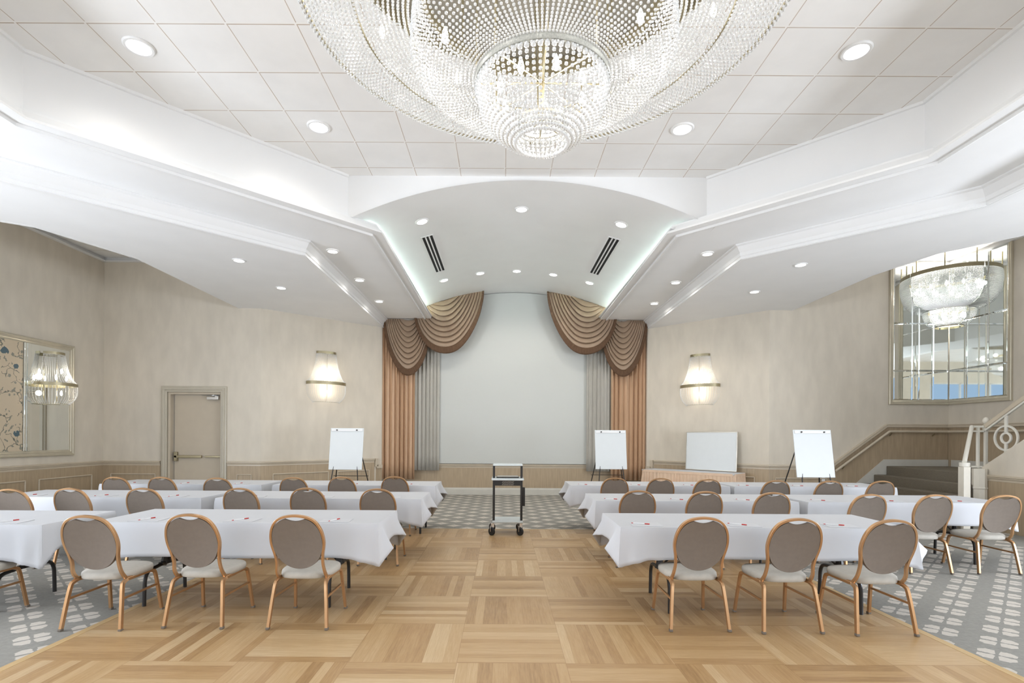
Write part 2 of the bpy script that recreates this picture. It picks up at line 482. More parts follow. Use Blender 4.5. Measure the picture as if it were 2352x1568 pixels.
# upper fascia of the coffer, crown lip, soffit planes
upL = [(-4.80, YN), (-4.80, 5.25), (-2.30, 7.75)]
upR = [(4.76, YN), (4.76, 5.97), (2.98, 7.75)]
lipL = [(-4.70, YN), (-4.70, 5.17), (-1.86, 8.01), (-1.90, 13.89)]
lipR = [(4.66, YN), (4.66, 5.79), (2.47, 7.98), (2.54, 13.89)]
trL = [(-5.95, YN), (-5.95, 5.70), (-3.17, 8.40), (-3.17, 13.95)]
trR = [(5.90, YN), (5.90, 6.45), (3.80, 8.45), (3.80, 13.95)]
outL = [(-7.4, YN), (-7.4, 6.2), (-6.9, 7.05), (-6.5, 7.31), (-5.97, 8.62), (-5.97, YD + .1)]
outR = [(7.9, YN), (7.9, 6.6), (7.3, 7.36), (6.69, 8.13), (6.45, 9.25), (6.45, YB + .1)]
k = 1
def offset(path, d, side):
    P = [Vector(p) for p in path]; out = []
    for i, p in enumerate(P):
        def nr(a, b):
            e = (b - a).normalized(); return Vector((e.y, -e.x)) * side
        n = nr(P[0], P[1]) if i == 0 else nr(P[-2], P[-1]) if i == len(P)-1 else nr(P[i-1], p) + nr(p, P[i+1])
        if 0 < i < len(P)-1: n = n / max(n.length_squared/2, .2)
        out.append((p.x + n.x*d, p.y + n.y*d))
    return out
def crown(o, z0, z1, w):
    """stepped moulding profile from the wall (offset o) out to o+w between z0 and z1"""
    h = z1 - z0
    return [(o - .02, z1), (o + .012, z1), (o + .014, z1 - h*.16), (o + w*.30, z1 - h*.20), (o + w*.42, z1 - h*.42), (o + w*.62, z1 - h*.62),
            (o + w*.66, z1 - h*.70), (o + w*.95, z1 - h*.76), (o + w, z1 - h*.82), (o + w, z0), (o - .02, z0)]
for side, up, lip, tr, out, cor in ((1, upL, lipL, trL, outL, 'left'), (-1, upR, lipR, trR, outR, 'right')):
    # flat fascia above the crown
    struct(MB().sweep(up, [(-.08, 4.78), (0, 4.78), (0, ZC + .01), (-.08, ZC + .01)], side).build('trim_%d' % k, FASC, smooth=.3)); k += 1
    # thin cap strip where it meets the tiles
    struct(MB().sweep(up, [(-.02, ZC-.035), (.03, ZC-.03), (.035, ZC), (-.02, ZC)], side).build('trim_%d' % k, FASC, smooth=.3)); k += 1
    # crown lip
    struct(MB().sweep(lip, crown(-.10, Z1, 4.80, .10), side).build('trim_%d' % k, FASC, smooth=.3)); k += 1
    # second inner fillet under the soffit edge
    off = lip
    struct(MB().sweep(off, [(-.20, Z1+.01), (-.20, Z1-.012), (-.155, Z1-.03), (-.15, Z1+.01)], side).build('trim_%d' % k, FASC, smooth=.3)); k += 1
    # inner soffit plane
    poly = offset(lip, -.06, side) + list(reversed(tr))
    struct(MB().prism(poly, Z1 + .004, Z1 + .05).build('ceiling_soffit_%s' % cor, WHITE, smooth=0))
    # step moulding down to the outer plane
    struct(MB().sweep(tr, [(-.1, Z1+.02), (.10, Z1+.02), (.10, Z1-.015), (.07, Z1-.03), (.05, Z1-.075), (.02, Z1-.12), (.015, Z2+.05), (-.012, Z2+.03), (-.02, Z2-.004), (-.10, Z2-.004)], side).build('trim_%d' % k, FASC, smooth=.3)); k += 1
    # outer soffit plane reaching to the angled wall
    if cor == 'left':
        poly = tr[:-1] + [(-3.17, 14.0), (-5.97, YD + .3)] + list(reversed(out[:-1]))
    else:
        poly = tr[:-1] + [(3.80, 14.0), (6.45, YB + .3)] + list(reversed(out[:-1]))
    struct(MB().prism(poly, Z2, Z2 + .06).build('ceiling_outer_%s' % cor, WHITE, smooth=0))
    struct(MB().sweep(out, [(-.03, Z2-.002), (.03, Z2-.002), (.03, ZS), (-.03, ZS)], side).build('trim_%d' % k, WHITE, smooth=.3)); k += 1
# soffit end board above the drapes
for x0, x1 in ((-3.25, -1.86), (2.5, 3.9)):
    struct(MB().prism([(x0, 13.87), (x1, 13.87), (x1, 13.90), (x0, 13.90)], Z1 + .004, 4.8).build('trim_%d' % k, WHITE, smooth=0)); k += 1

# barrel vault over the stage approach
RV = 6.1
def vault_z(x, y):
    apex = 5.33 + (5.46 - 5.33) * (y - 7.75) / (14.25 - 7.75)
    d = x - CX
    return apex - (RV - math.sqrt(RV*RV - d*d))
def vault_hit(px, py):
    a, b = ray(px, py); Y = 10.0
    for _ in range(60):
        Y = Y*.5 + .5*(vault_z(max(-2.9, min(3.5, a*Y)), Y) - EYE) / b
    return Vector((a*Y, Y, EYE + b*Y))
HW = 2.78
struct(MB().grid(lambda u, v: (CX - HW + 2*HW*u, 7.72 + (YS + .05 - 7.72)*v, vault_z(CX - HW + 2*HW*u, 7.72 + (YS - 7.72)*v)), 48, 6).build('ceiling_vault', WHITE))
# arched face between coffer and vault
mb = MB(); n = 40
xs = [-2.42 + (3.10 + 2.42) * i / n for i in range(n + 1)]
def face_z(x):
    return vault_z(x, 7.75) if abs(x - CX) < 2.75 else vault_z(CX + 2.75, 7.75)
vs = []
for x in xs:
    for y in (7.75, 7.83):
        vs += [(x, y, face_z(x)), (x, y, ZC + .02)]
fs = []
for i in range(n):
    a, b = i*4, (i+1)*4
    fs += [(a, b, b+1, a+1), (a+2, a+3, b+3, b+2), (a, a+2, b+2, b)]
mb.add(vs, fs); struct(mb.build('wall_arch', WHITE, smooth=.3))
# cove shelves and side closures
for x0, x1 in ((-2.6, -1.88), (2.5, 3.2)):
    struct(MB().prism([(x0, 7.9), (x1, 8.2), (x1, 13.9), (x0, 13.9)], Z1 + .05, Z1 + .07).build('trim_%d' % k, WHITE, smooth=0)); k += 1

# ------------------------------------------------------------------ wall mouldings
WZ = .95
def rail_prof(z):
    return [(0, z+.03), (.022, z+.03), (.05, z+.018), (.05, z), (.036, z-.008), (.032, z-.03), (.018, z-.045), (.018, z-.075), (0, z-.085)]
def wains_prof(z): return [(0, 0), (.014, 0), (.014, z), (0, z)]
def base_prof(h): return [(0, 0), (.03, 0), (.03, h*.8), (.022, h*.86), (.02, h), (0, h)]
cas0, cas1 = at_y(370, 950, YD).x, at_y(523, 950, YD).x
runs = [([(XL, YN), (XL, YD), (cas0, YD)], WZ), ([(cas1, YD), LC, (LI[0]-.16, LI[1]-.146)], WZ),
        ([(-3.17, YS), (3.79, YS)], .80), ([(RI[0]+.16, RI[1]-.156), RC, (7.42, YB)], WZ)]
for path, z in runs:
    struct(MB().sweep(path, wains_prof(z-.02), 1).build('trim_%d' % k, WAINS, smooth=.3)); k += 1
    struct(MB().sweep(path, rail_prof(z), 1).build('trim_%d' % k, RAIL, smooth=.3)); k += 1
    struct(MB().sweep(path, base_prof(.19), 1).build('baseboard_%d' % k, BASEB, smooth=.3)); k += 1
# rail stepping down at the curtain ends of the angled walls
for P, Q, s in ((LC, LI, 1), (RC, RI, -1)):
    d = (Vector(Q) - Vector(P)).normalized(); n = Vector((d.y, -d.x)) * s
    e = Vector(Q) - d*.16
    pts = [e + n*.03, Vector(Q) + n*.03]
    mb = MB(); mb.tube([(pts[0].x, pts[0].y, .98), (pts[0].x, pts[0].y, .77)], 0, rect=(.08, .05), up=(n.x, n.y, 0))
    mb.tube([(pts[0].x, pts[0].y, .77), (pts[1].x, pts[1].y, .77)], 0, rect=(.05, .09))
    struct(mb.build('trim_%d' % k, RAIL, smooth=0)); k += 1
    mb = MB(); a = Vector(Q) - d*.16
    mb.prism([(a.x, a.y), (Q[0], Q[1]), (Q[0]+n.x*.014, Q[1]+n.y*.014), (a.x+n.x*.014, a.y+n.y*.014)], 0, .74)
    struct(mb.build('trim_%d' % k, WAINS, smooth=0)); k += 1
# applied panel frames on the wainscot
def panel(a, b, z0=.27, z1=.68):
    global k
    a, b = Vector(a), Vector(b); d = (b - a).normalized(); n = Vector((d.y, -d.x)); o = n * .022
    c = [(a.x+o.x, a.y+o.y, z0), (b.x+o.x, b.y+o.y, z0), (b.x+o.x, b.y+o.y, z1), (a.x+o.x, a.y+o.y, z1)]
    mb = MB()
    for i in range(4):
        mb.tube([c[i], c[(i+1) % 4]], .014, 8, up=(n.x, n.y, 0))
    struct(mb.build('trim_%d' % k, RAIL)); k += 1
for y0, y1 in ((6.6, 8.3), (8.5, 9.95), (10.25, 11.56)): panel((XL, y0), (XL, y1))
panel((-8.85, YD), (-7.85, YD)); panel((-6.0, YD), (-5.68, YD))
def along(P, Q, t): return (P[0] + (Q[0]-P[0])*t, P[1] + (Q[1]-P[1])*t)
panel(along(LC, LI, .09), along(LC, LI, .52)); panel(along(LC, LI, .60), along(LC, LI, .88))
panel(along(RI, RC, .12), along(RI, RC, .45)); panel(along(RI, RC, .52), along(RI, RC, .9)); panel((6.1, YB), (7.25, YB))
# crown in the two side bays
struct(MB().sweep([(XL, YN), (XL, YD), (LC[0], YD)], crown(0, ZS-.10, ZS, .08), 1).build('trim_%d' % k, FASC, smooth=.3)); k += 1
struct(MB().sweep([(RC[0], YB), (XR, YB), (XR, YN)], crown(0, ZS-.10, ZS, .08), 1).build('trim_%d' % k, FASC, smooth=.3)); k += 1

# outlet plate on the stair-side wall
p = at_y(1890, 1099, YB)
o = MB().box((p.x, YB - .02, p.z), (.075, .012, .115)).build('wall_outlet', PENW, bevel=.003)
tag(o, 'small white outlet plate low on the wainscot behind the stair-side easel', 'outlet')

# ------------------------------------------------------------------ door
door = struct(bpy.data.objects.new('door_1', None)); C.objects.link(door)
mb = MB(); dw = .135
zt = DZ
mb.mitre([(DX0, YD, 0), (DX0, YD, zt), (DX1, YD, zt), (DX1, YD, 0)], [(-1,0,0), (-1,0,1), (1,0,1), (1,0,0)], (0,-1,0),
         [(0,-.01),(0,.030),(.012,.036),(.040,.036),(.046,.050),(.060,.056),(.090,.056),(.096,.034),(.128,.030),(dw,.022),(dw,-.01)], closed=False)
mb.build('casing', CASING, door, smooth=.4)
mb = MB()
mb.box((DX0 + .03, YD + .095, zt/2), (.06, .18, zt)); mb.box((DX1 - .015, YD + .095, zt/2), (.03, .18, zt)); mb.box(((DX0+.06+DX1-.03)/2, YD + .095, zt - .025), (DX1-DX0-.09, .18, .05))
mb.build('jamb', DOORM, door, bevel=.004)
lx0, lx1 = DX0 + .085, DX1 - .03
MB().box(((lx0+lx1)/2, YD + .15, (zt-.05)/2), (lx1-lx0, .045, zt-.06)).build('door_leaf', DOORM, door, smooth=0)
pb = MB(); zb = 1.075
pb.box((lx0 + .06 + .27, YD + .085, zb), (.62, .05, .06)); pb.box((lx1 - .20, YD + .085, zb), (.36, .035, .04))
pb.box((lx0 + .05, YD + .095, zb), (.07, .07, .21))
pbo = pb.build('panic_bar', BRASS, door, bevel=.008)
cl = MB(); cl.box((lx1 - .20, YD + .085, zt - .13), (.26, .07, .07)); cl.box((lx1 - .10, YD + .085, zt - .12), (.08, .085, .085))
cl.box((lx1 - .26, YD + .05, zt - .07), (.34, .02, .012)); cl.box((lx1-.18, YD+.07, zt-.05), (.05,.05,.035))
cl.build('door_closer', CHROME, door, bevel=.006)

# ------------------------------------------------------------------ dance floor
df = thing('dance_floor', 'pale oak parquet dance floor laid in basket squares across the patterned carpet', 'dance floor')
MB().prism([(-3.30, YN+.05), (3.39, YN+.05), (3.39, 8.90), (-3.30, 8.90)], .0005, .006).build('parquet', PARQ, df, smooth=0)
mb = MB()
for q in (((-3.36, YN+.05), (-3.30, 8.94)), ((3.39, YN+.05), (3.45, 8.94)), ((-3.30, 8.90), (3.39, 8.94))):
    (a, b), (c, d) = q; mb.prism([(a, b), (c, b), (c, d), (a, d)], .0005, .0075)
mb.build('edge_strip', PARQ_EDGE, df, smooth=0)

# ------------------------------------------------------------------ chairs
def smoothpath(pts, n=6):
    pts = [Vector(p) for p in pts]; out = []
    for i in range(len(pts) - 1):
        p0, p1, p2, p3 = pts[max(i-1, 0)], pts[i], pts[i+1], pts[min(i+2, len(pts)-1)]
        for j in range(n):
            t = j / n
            out.append(.5*((2*p1) + (-p0+p2)*t + (2*p0-5*p1+4*p2-p3)*t*t + (-p0+3*p1-3*p2+p3)*t**3))
    out.append(pts[-1]); return out
def back_y(z):
    pts = [(.38,-.10),(.41,-.165),(.46,-.20),(.55,-.222),(.70,-.262),(.93,-.335)]
    for (a, ya), (b, yb) in zip(pts, pts[1:]):
        if z <= b: return ya + (yb-ya)*(z-a)/(b-a)
    return pts[-1][1]
def make_chair(label, group):
    t = thing('banquet_chair', label, 'chair', group=group)
    # seat cushion: rounded plan, domed top
    def outline(a, sx, sy, e=3.2):
        c, s = math.cos(a), math.sin(a)
        return sx*math.copysign(abs(c)**(2/e), c), sy*math.copysign(abs(s)**(2/e), s)
    mb = MB(); N = 40; rings = [(.90,.385),(.985,.392),(1.0,.415),(.985,.436),(.93,.447),(.72,.455),(.36,.459)]
    vs = []
    for f, z in rings:
        for i in range(N):
            x, y = outline(2*PI*i/N, .222*f, .222*f)
            x *= 1 + .06*(y/.222)
            vs.append((x, y + .03, z))
    fs = [(r*N+i, r*N+(i+1)%N, (r+1)*N+(i+1)%N, (r+1)*N+i) for r in range(len(rings)-1) for i in range(N)]
    fs += [tuple(reversed(range(N))), tuple(range((len(rings)-1)*N, len(rings)*N))]
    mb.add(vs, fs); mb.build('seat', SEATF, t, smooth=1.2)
    # oval back pad with a scooped top
    M_ = 80
    def pad_outline(i):
        a = 2*PI*i/M_ - PI/2
        x, z = .2035*math.cos(a), .70 + .222*math.sin(a)
        if math.sin(a) > 0: x, z = .2035*math.copysign(abs(math.cos(a))**.8, math.cos(a)), .70 + .214*math.sin(a)**.8
        if math.sin(a) > 0:
            lim = .70 + .214*(1 - (.080/.2035)**2.5)**.4
            if abs(x) < .080: z = lim - .020*math.cos(PI/2*x/.080)
        return x, z
    vs = []; lay = [(-.010,.95),(-.013,.99),(-.006,1.0),(.012,1.0),(.026,.975),(.034,.85),(.038,.5)]
    for off, f in lay:
        for i in range(M_):
            x, z = pad_outline(i); x *= f; z = .67 + (z-.67)*f
            vs.append((x, back_y(z) + off, z))
    L = len(lay)
    fs = [(r*M_+i, r*M_+(i+1)%M_, (r+1)*M_+(i+1)%M_, (r+1)*M_+i) for r in range(L-1) for i in range(M_)]
    fs += [tuple(reversed(range(M_))), tuple(range((L-1)*M_, L*M_))]
    mb = MB(); mb.add(vs, fs); mb.build('back_pad', SEATF_SHADED, t, smooth=.9)
    # hoop
    half = [(.195,.392),(.200,.41),(.196,.46),(.188,.53),(.194,.60),(.207,.66),(.213,.71),(.208,.77),(.190,.83),(.155,.882),(.105,.912),(.05,.925),(0,.929)]
    pts = [(x, back_y(z), z) for x, z in half] + [(-x, back_y(z), z) for x, z in reversed(half[:-1])]
    pts = [(.19, .06, .388)] + pts + [(-.19, .06, .388)]
    MB().tube(smoothpath(pts, 4), 0, rect=(.018, .027), up=(0,1,.15)).build('back_frame', COPPER, t, bevel=.004)
    for s in (1, -1):
        rear = smoothpath([(s*.238, -.265, 0), (s*.222, -.232, .2), (s*.208, -.204, .345), (s*.203, -.180, .372), (s*.2, -.14, .383)], 5)
        MB().tube(rear, 0, rect=(.021, .030), up=(0,1,.1)).build('leg', COPPER, t, bevel=.004)
        front = smoothpath([(s*.228, .268, 0), (s*.215, .235, .2), (s*.205, .208, .345), (s*.202, .185, .372), (s*.2, .145, .383)], 5)
        MB().tube(front, 0, rect=(.021, .026), up=(0,1,.1)).build('leg', COPPER, t, bevel=.004)
        MB().tube([(s*.2, -.145, .383), (s*.2, .15, .383)], 0, rect=(.021, .026)).build('seat_rail', COPPER, t, bevel=.004)
        MB().tube([(s*.217, -.222, .245), (s*.212, .228, .245)], 0, rect=(.011, .018)).build('stretcher', COPPER, t)
    g = MB()
    for s in (1, -1):
        for x, y in ((.238, -.266), (.228, .269)): g.box((s*x, y, .009), (.027, .034, .018))
    legs = [c for c in t.children if c.name.startswith('leg')]
    for lg, (x, y) in zip(legs, ((.238,-.266),(.228,.269),(-.238,-.266),(-.228,.269))):
        MB().box((x, y, .010), (.027, .034, .020)).build('foot_glide', GLIDE, lg, bevel=.004)
    return t

ROWN = {1: 'rear row', 2: 'middle row', 3: 'stage row'}
ORD = ['beside the aisle', 'second from the aisle', 'third from the aisle', 'fourth from the aisle', 'fifth from the aisle', 'sixth from the aisle']
LCH = {1: [(679,1186),(437,1184),(197,1185)], 2: [(866,1125),(705,1123),(551,1122),(327,1122),(161,1122),(22,1124)],
       3: [(907,1096),(785,1097),(673,1097),(497,1098),(370,1096),(264,1096)]}
RCH = {1: [(1615,1191),(1830,1194),(2050,1197)], 2: [(1467,1129),(1620,1131),(1778,1132),(1998,1136),(2151,1137),(2310,1138)],
       3: [(1414,1099),(1519,1100),(1626,1101),(1785,1104),(1907,1105),(2026,1105)]}
chair0 = None
for sidename, table in (('door', LCH), ('stair', RCH)):
    for row, lst in table.items():
        spots = []
        for px, py in lst:
            a, b = ray(px, py); D = (.928 - EYE) / b
            spots.append((a*D, D + (.318 if row == 1 else .325)))
        if sidename == 'door' and row == 1: spots.append((-4.55, 4.53))
        for i, (x, y) in enumerate(spots):
            lab = 'copper-framed round-back chair in the %s on the %s side, %s' % (ROWN[row], sidename, ORD[i])
            grp = 'banquet chairs behind the tables'
            rz = random.uniform(-.025, .025)
            zf = .0075 if -3.05 < x < 3.1 else .0005
            if chair0 is None:
                chair0 = make_chair(lab, grp); chair0.location = (x, y, zf); chair0.rotation_euler = (0,0,rz)
            else:
                dup(chair0, (x, y, zf), rz, lab, grp)

# ------------------------------------------------------------------ tables, cloths, notes, pens
TZ = .775
def lerp_tab(tab, s):
    for (a, va), (b, vb) in zip(tab, tab[1:]):
        if s <= b:
            f = (s-a)/(b-a); f = f*f*(3-2*f); return va + (vb-va)*f
    return tab[-1][1]
def make_cloth(w, d, drop, fl_lo, fl_hi, seed):
    """linen over a w x d top centred on the origin; front hem toward -y"""
    rnd = random.Random(seed)
    ph = [rnd.uniform(0, 6.28) for _ in range(6)]
    e = .006; x1, y1 = w/2 + e, d/2 + e
    # distance from corner -> (outward, drop) on the long and the end sides
    Lo = [(0,.02),(.05,.016),(.14,.034),(.24,.012),(.4,.004),(9,.004)]
    Ld = [(0,drop+.07),(.05,drop+.055),(.13,drop+.032),(.26,drop+.006),(.4,drop),(9,drop)]
    def Eof(q): return [(0,.02*q),(.05,.055*q),(.12,.118*q),(.18,.08*q),(.26,.045*q),(.36,.02*q+.004),(9,.02*q+.004)]
    Ed = [(0,drop+.07),(.05,drop+.015),(.12,drop-.07),(.19,drop-.085),(.28,drop-.10),(.4,drop-.105),(9,drop-.105)]
    pts = []   # (x, y, nx, ny, out, drop)
    def side(ax, ay, bx, by, nx, ny, O, Dt, n):
        L = math.hypot(bx-ax, by-ay)
        ss = [0,.012,.03,.05,.07,.095,.12,.145,.17,.2,.24,.28,.33,.4]
        inner = [.4 + (L-.8)*i/n for i in range(1, n)] if L > .8 else []
        allp = [s for s in ss if s < L/2] + ([L/2] if L <= .8 else []) + inner + [L - s for s in reversed(ss) if s < L/2]
        for s in allp[:-1] if True else allp:
            c = min(s, L-s)
            wv = .5 + .5*math.sin(s*7 + ph[0]) * math.sin(s*3.1 + ph[1])
            o = lerp_tab(O, c) + (.010*wv if c > .3 else 0)
            dr = lerp_tab(Dt, c) + (.006*math.sin(s*4 + ph[2]) if c > .3 else 0)
            pts.append((ax + (bx-ax)*s/L, ay + (by-ay)*s/L, nx, ny, o, dr))
    side(-x1, -y1, x1, -y1, 0, -1, Lo, Ld, 18)
    side(x1, -y1, x1, y1, 1, 0, Eof(fl_hi), Ed, 6)
    side(x1, y1, -x1, y1, 0, 1, Lo, Ld, 18)
    side(-x1, y1, -x1, -y1, -1, 0, Eof(fl_lo), Ed, 6)
    n = len(pts); K = 9
    vs = []
    for kx in range(K + 1):
        f = kx / K
        for i, (x, y, nx, ny, o, dr) in enumerate(pts):
            # corner columns lean diagonally
            pv, nv = pts[i-1], pts[(i+1) % n]
            mx, my = nx, ny
            if (pv[2], pv[3]) != (nx, ny): mx, my = nx + pv[2], ny + pv[3]
            fo = f**1.25
            rd = .006*(1 - (1-min(1, f*6))**2) - .006
            vs.append((x + mx*(o*fo + rd), y + my*(o*fo + rd), TZ + .004 - dr*f - (.0 if kx else 0)))
    fs = [(kx*n+i, kx*n+(i+1)%n, (kx+1)*n+(i+1)%n, (kx+1)*n+i) for kx in range(K) for i in range(n)]
    fs.append(tuple(range(n)))
    mb = MB(); mb.add(vs, fs)
    return mb
def make_table(label, w, d, loc, inset=.45):
    t = thing('folding_table', label, 'table', loc, 0, 'folding tables under cloths')
    MB().box((0,0,TZ-.018), (w-.02, d-.02, .03)).build('tabletop', PLY, t, bevel=.004)
    for s in (-1, 1):
        x = s*(w/2 - inset); mb = MB()
        mb.tube([(x, 0, TZ-.03), (x, 0, .42)], .019, 8)
        mb.tube([(x, 0, .45), (x, 0, .335)], .02, 8, radii=[.022, .045])
        mb.box((x, 0, .335), (.04, .16, .03))
        for q in (-1, 1):
            mb.tube(smoothpath([(x, 0, .335), (x, q*.14, .325), (x, q*.25, .31), (x, q*.295, .25), (x, q*.305, .15), (x, q*.31, 0)], 5), .017, 8)
        mb.tube([(x - s*.02, 0, .36), (x - s*.42, 0, TZ-.04)], .009, 6)
        mb.v = [(x_, y_ - .08, z_) for x_, y_, z_ in mb.v]; mb.build('leg', BLACK, t)
    return t
tables = []
fy = lambda row, sd: ({1: 4.77, 2: 6.64, 3: 8.43} if sd == 'door' else {1: 4.66, 2: 6.58, 3: 8.62})[row]
DEP = .87
lay = []
for row in (1, 2, 3):
    xa = {1: (-3.72, -1.13), 2: (-3.62, -1.03), 3: (-3.68, -1.08)}[row]
    lay.append(('door', row, 'aisle-end', xa, fy(row, 'door')))
    xb = {1: (-6.62, -4.02), 2: (-6.50, -3.80), 3: (-6.45, -3.86)}[row]
    lay.append(('door', row, 'wall-end', xb, fy(row, 'door') - (.17 if row == 1 else 0)))
for row in (1, 2, 3):
    xa = {1: (1.05, 3.66), 2: (1.17, 3.70), 3: (1.12, 3.72)}[row]
    lay.append(('stair', row, 'aisle-end', xa, fy(row, 'stair')))
    if row > 1:
        lay.append(('stair', row, 'wall-end', {2: (3.82, 6.40), 3: (3.80, 6.45)}[row], fy(row, 'stair')))
note0 = pen0 = None
for idx, (sd, row, which, (x0, x1), y0) in enumerate(lay):
    w = x1 - x0; loc = ((x0+x1)/2, y0 + DEP/2, 0)
    where = '%s on the %s side' % (ROWN[row], sd)
    make_table('black-legged folding table under the %s cloth of the %s' % (which, where), w, DEP, loc, {'door': .24, 'stair': .56}[sd] if row == 3 else .45)
    lo = hi = 1.0
    if not (sd == 'stair' and row == 1):
        if (sd == 'door') == (which == 'aisle-end'): lo = .22
        else: hi = .22
    if sd == 'stair' and row == 1: hi = 1.6
    c = make_cloth(w, DEP, .312 if (sd, row) == ('door', 1) else .28, lo, hi, idx + 3).build('tablecloth', CLOTH, smooth=.9)
    c.location = loc
    sol = c.modifiers.new('thick', 'SOLIDIFY'); sol.thickness = .0015; sol.offset = -1
    tag(c, 'white linen cloth over the %s table of the %s' % (which, where), 'tablecloth', 'white table linens')
    s = -1 if sd == 'door' else 1
    for q in range(3):
        sx = (x1 - .42 - q*(w-.84)/2) if sd == 'door' else (x0 + .42 + q*(w-.84)/2)
        if sd == 'stair': sx -= .16
        seat = ['nearer the aisle', 'in the middle', 'away from the aisle'][q]
        rz = random.uniform(-.12, .12) + (.1 if sd == 'door' else -.15)
        lab = 'white note sheet %s, %s table, %s, %s side' % (seat, which, ROWN[row], sd)
        if note0 is None:
            note0 = MB().box((0,0,.0012), (.27, .20, .0024)).build('note_sheet', PAPERN, smooth=0)
            note0.location = (sx, y0 + .15, TZ + .0052); note0.rotation_euler = (0,0,rz); tag(note0, lab, 'paper', 'note sheets on the tables'); nn = note0
        else:
            nn = note0.copy(); C.objects.link(nn); nn.location = (sx, y0 + .15, TZ + .0052); nn.rotation_euler = (0,0,rz); nn['label'] = lab
        lab = 'red-capped pen %s, %s table, %s, %s side' % (seat, which, ROWN[row], sd)
        pr = rz + (1.15 if sd == 'door' else -.35) + random.uniform(-.15, .15)
        ploc = (sx + (-.02 if sd == 'door' else -.04), y0 + .16, TZ + .0078)
        if pen0 is None:
            pen0 = thing('pen', lab, 'pen', ploc, pr, 'pens on the note sheets')
            MB().tube([(-.075,0,.005), (.03,0,.005)], .0042, 8).build('barrel', PENW, pen0)
            MB().tube([(.032,0,.005), (.075,0,.005)], .005, 8).build('cap', REDP, pen0)
            MB().tube([(-.09,0,.005), (-.072,0,.005)], .004, 8, radii=[.002, .0045]).build('tip', REDP, pen0)
        else:
            dup(pen0, ploc, pr, lab)

# ------------------------------------------------------------------ cart
cx = at_y(1166, 1150, 8.4).x
cart = thing('projector_cart', 'tall rolling presentation cart with grey shelves and black uprights at the aisle head', 'cart', (cx, 8.62, .0075))
HX = .222
for s in (-1, 1):
    MB().box((s*HX, -.14, .66), (.036, .055, .90)).build('upright', BLACK, cart, bevel=.004)
MB().box((0, -.06, 1.112), (.475, .34, .028)).build('shelf', GREYP, cart, bevel=.01, label='small pale top shelf')
MB().box((0, -.05, .885), (.515, .44, .032)).build('shelf', GREYP, cart, bevel=.01, label='wide middle shelf')
MB().box((0, .0, .205), (.49, .50, .03)).build('shelf', GREYP, cart, bevel=.008, label='low bottom shelf')
pn = MB().box((0, -.12, .825), (.43, .16, .085)).build('cable_box', BLACK, cart, bevel=.004)
mb = MB()
for i in range(11):
    for j in range(4): mb.box((-.085 + i*.017 + (j % 2)*.008, -.2015, .798 + j*.017), (.007, .002, .007))
mb.build('perforations', SILVER, pn, smooth=0)
MB().box((HX + .038, -.12, .60), (.04, .06, .30)).build('power_strip', BLACK, cart, bevel=.006)
for sx in (-1, 1):
    for sy in (-1, 1):
        x, y = sx*.225, sy*.21
        c = MB(); c.box((x - .01, y - .0, .155), (.05, .05, .07)); c.box((x-.046, y-.055, .105), (.010, .045, .09)); c.box((x-.004, y-.03, .105), (.010, .045, .09))
        co = c.build('caster', CHROME, cart, bevel=.004)
        MB().tube([(x - .040, y - .058, .062), (x - .012, y - .034, .062)], .062, 20).build('wheel', RUBBER, co)
lp = thing('laptop', 'slim closed dark laptop lying on the middle shelf of the cart', 'laptop', (cx, 8.62 + .0, .9095))
MB().box((0, -.02, .007), (.36, .24, .014)).build('base', BLACK, lp, bevel=.003)
MB().box((0, -.02, .018), (.34, .235, .008)).build('lid', SILVER, lp, bevel=.003)

# ------------------------------------------------------------------ flip-chart easels, whiteboard, skirted table
def easel(label, px, Y, yaw):
    c = at_y(px, 1076, Y)
    t = thing('flipchart_easel', label, 'easel', (c.x, Y + .2, 0), yaw, 'flip-chart easels')
    tilt = .17; R = Matrix.Rotation(-tilt, 3, 'X'); zc = .855 + .44
    org = Vector((0, -.13, zc))
    bd = MB().box(org, (.70, .02, .885), R).build('board', BOARD, t, bevel=.004)
    cb = MB(); cb.box(org + R @ Vector((0, -.018, .395)), (.66, .018, .05), R); cbo = cb.build('clamp_bar', FASC, bd, bevel=.005)
    for s in (-1, 1):
        a = org + R @ Vector((s*.21, -.026, .395)); b = org + R @ Vector((s*.21, -.045, .395))
        MB().tube([a, b], .014, 12).build('knob', BLACK, bd)
    top = org + R @ Vector((0, .02, .40))
    for s in (-1, 1):
        MB().tube([(s*.16, top.y + .02, top.z), (s*.30, -.30, .45), (s*.36, -.42, 0)], .011, 8).build('leg', BLACK, t)
        MB().tube([(s*.16, top.y + .04, top.z), (s*.37, .30, .5), (s*.43, .47, 0)], .011, 8).build('leg', BLACK, t)
    MB().tube([(-.38, .22, .70), (.38, .22, .70)], .007, 6).build('brace', BLACK, t)
easel('white flip-chart easel between the exit door sconce and the stage curtain', 793, 11.05, .0)
easel('white flip-chart easel against the peach curtain on the stair side', 1404, 11.75, .0)
easel('white flip-chart easel at the foot of the staircase rail', 1874, 9.65, .0)

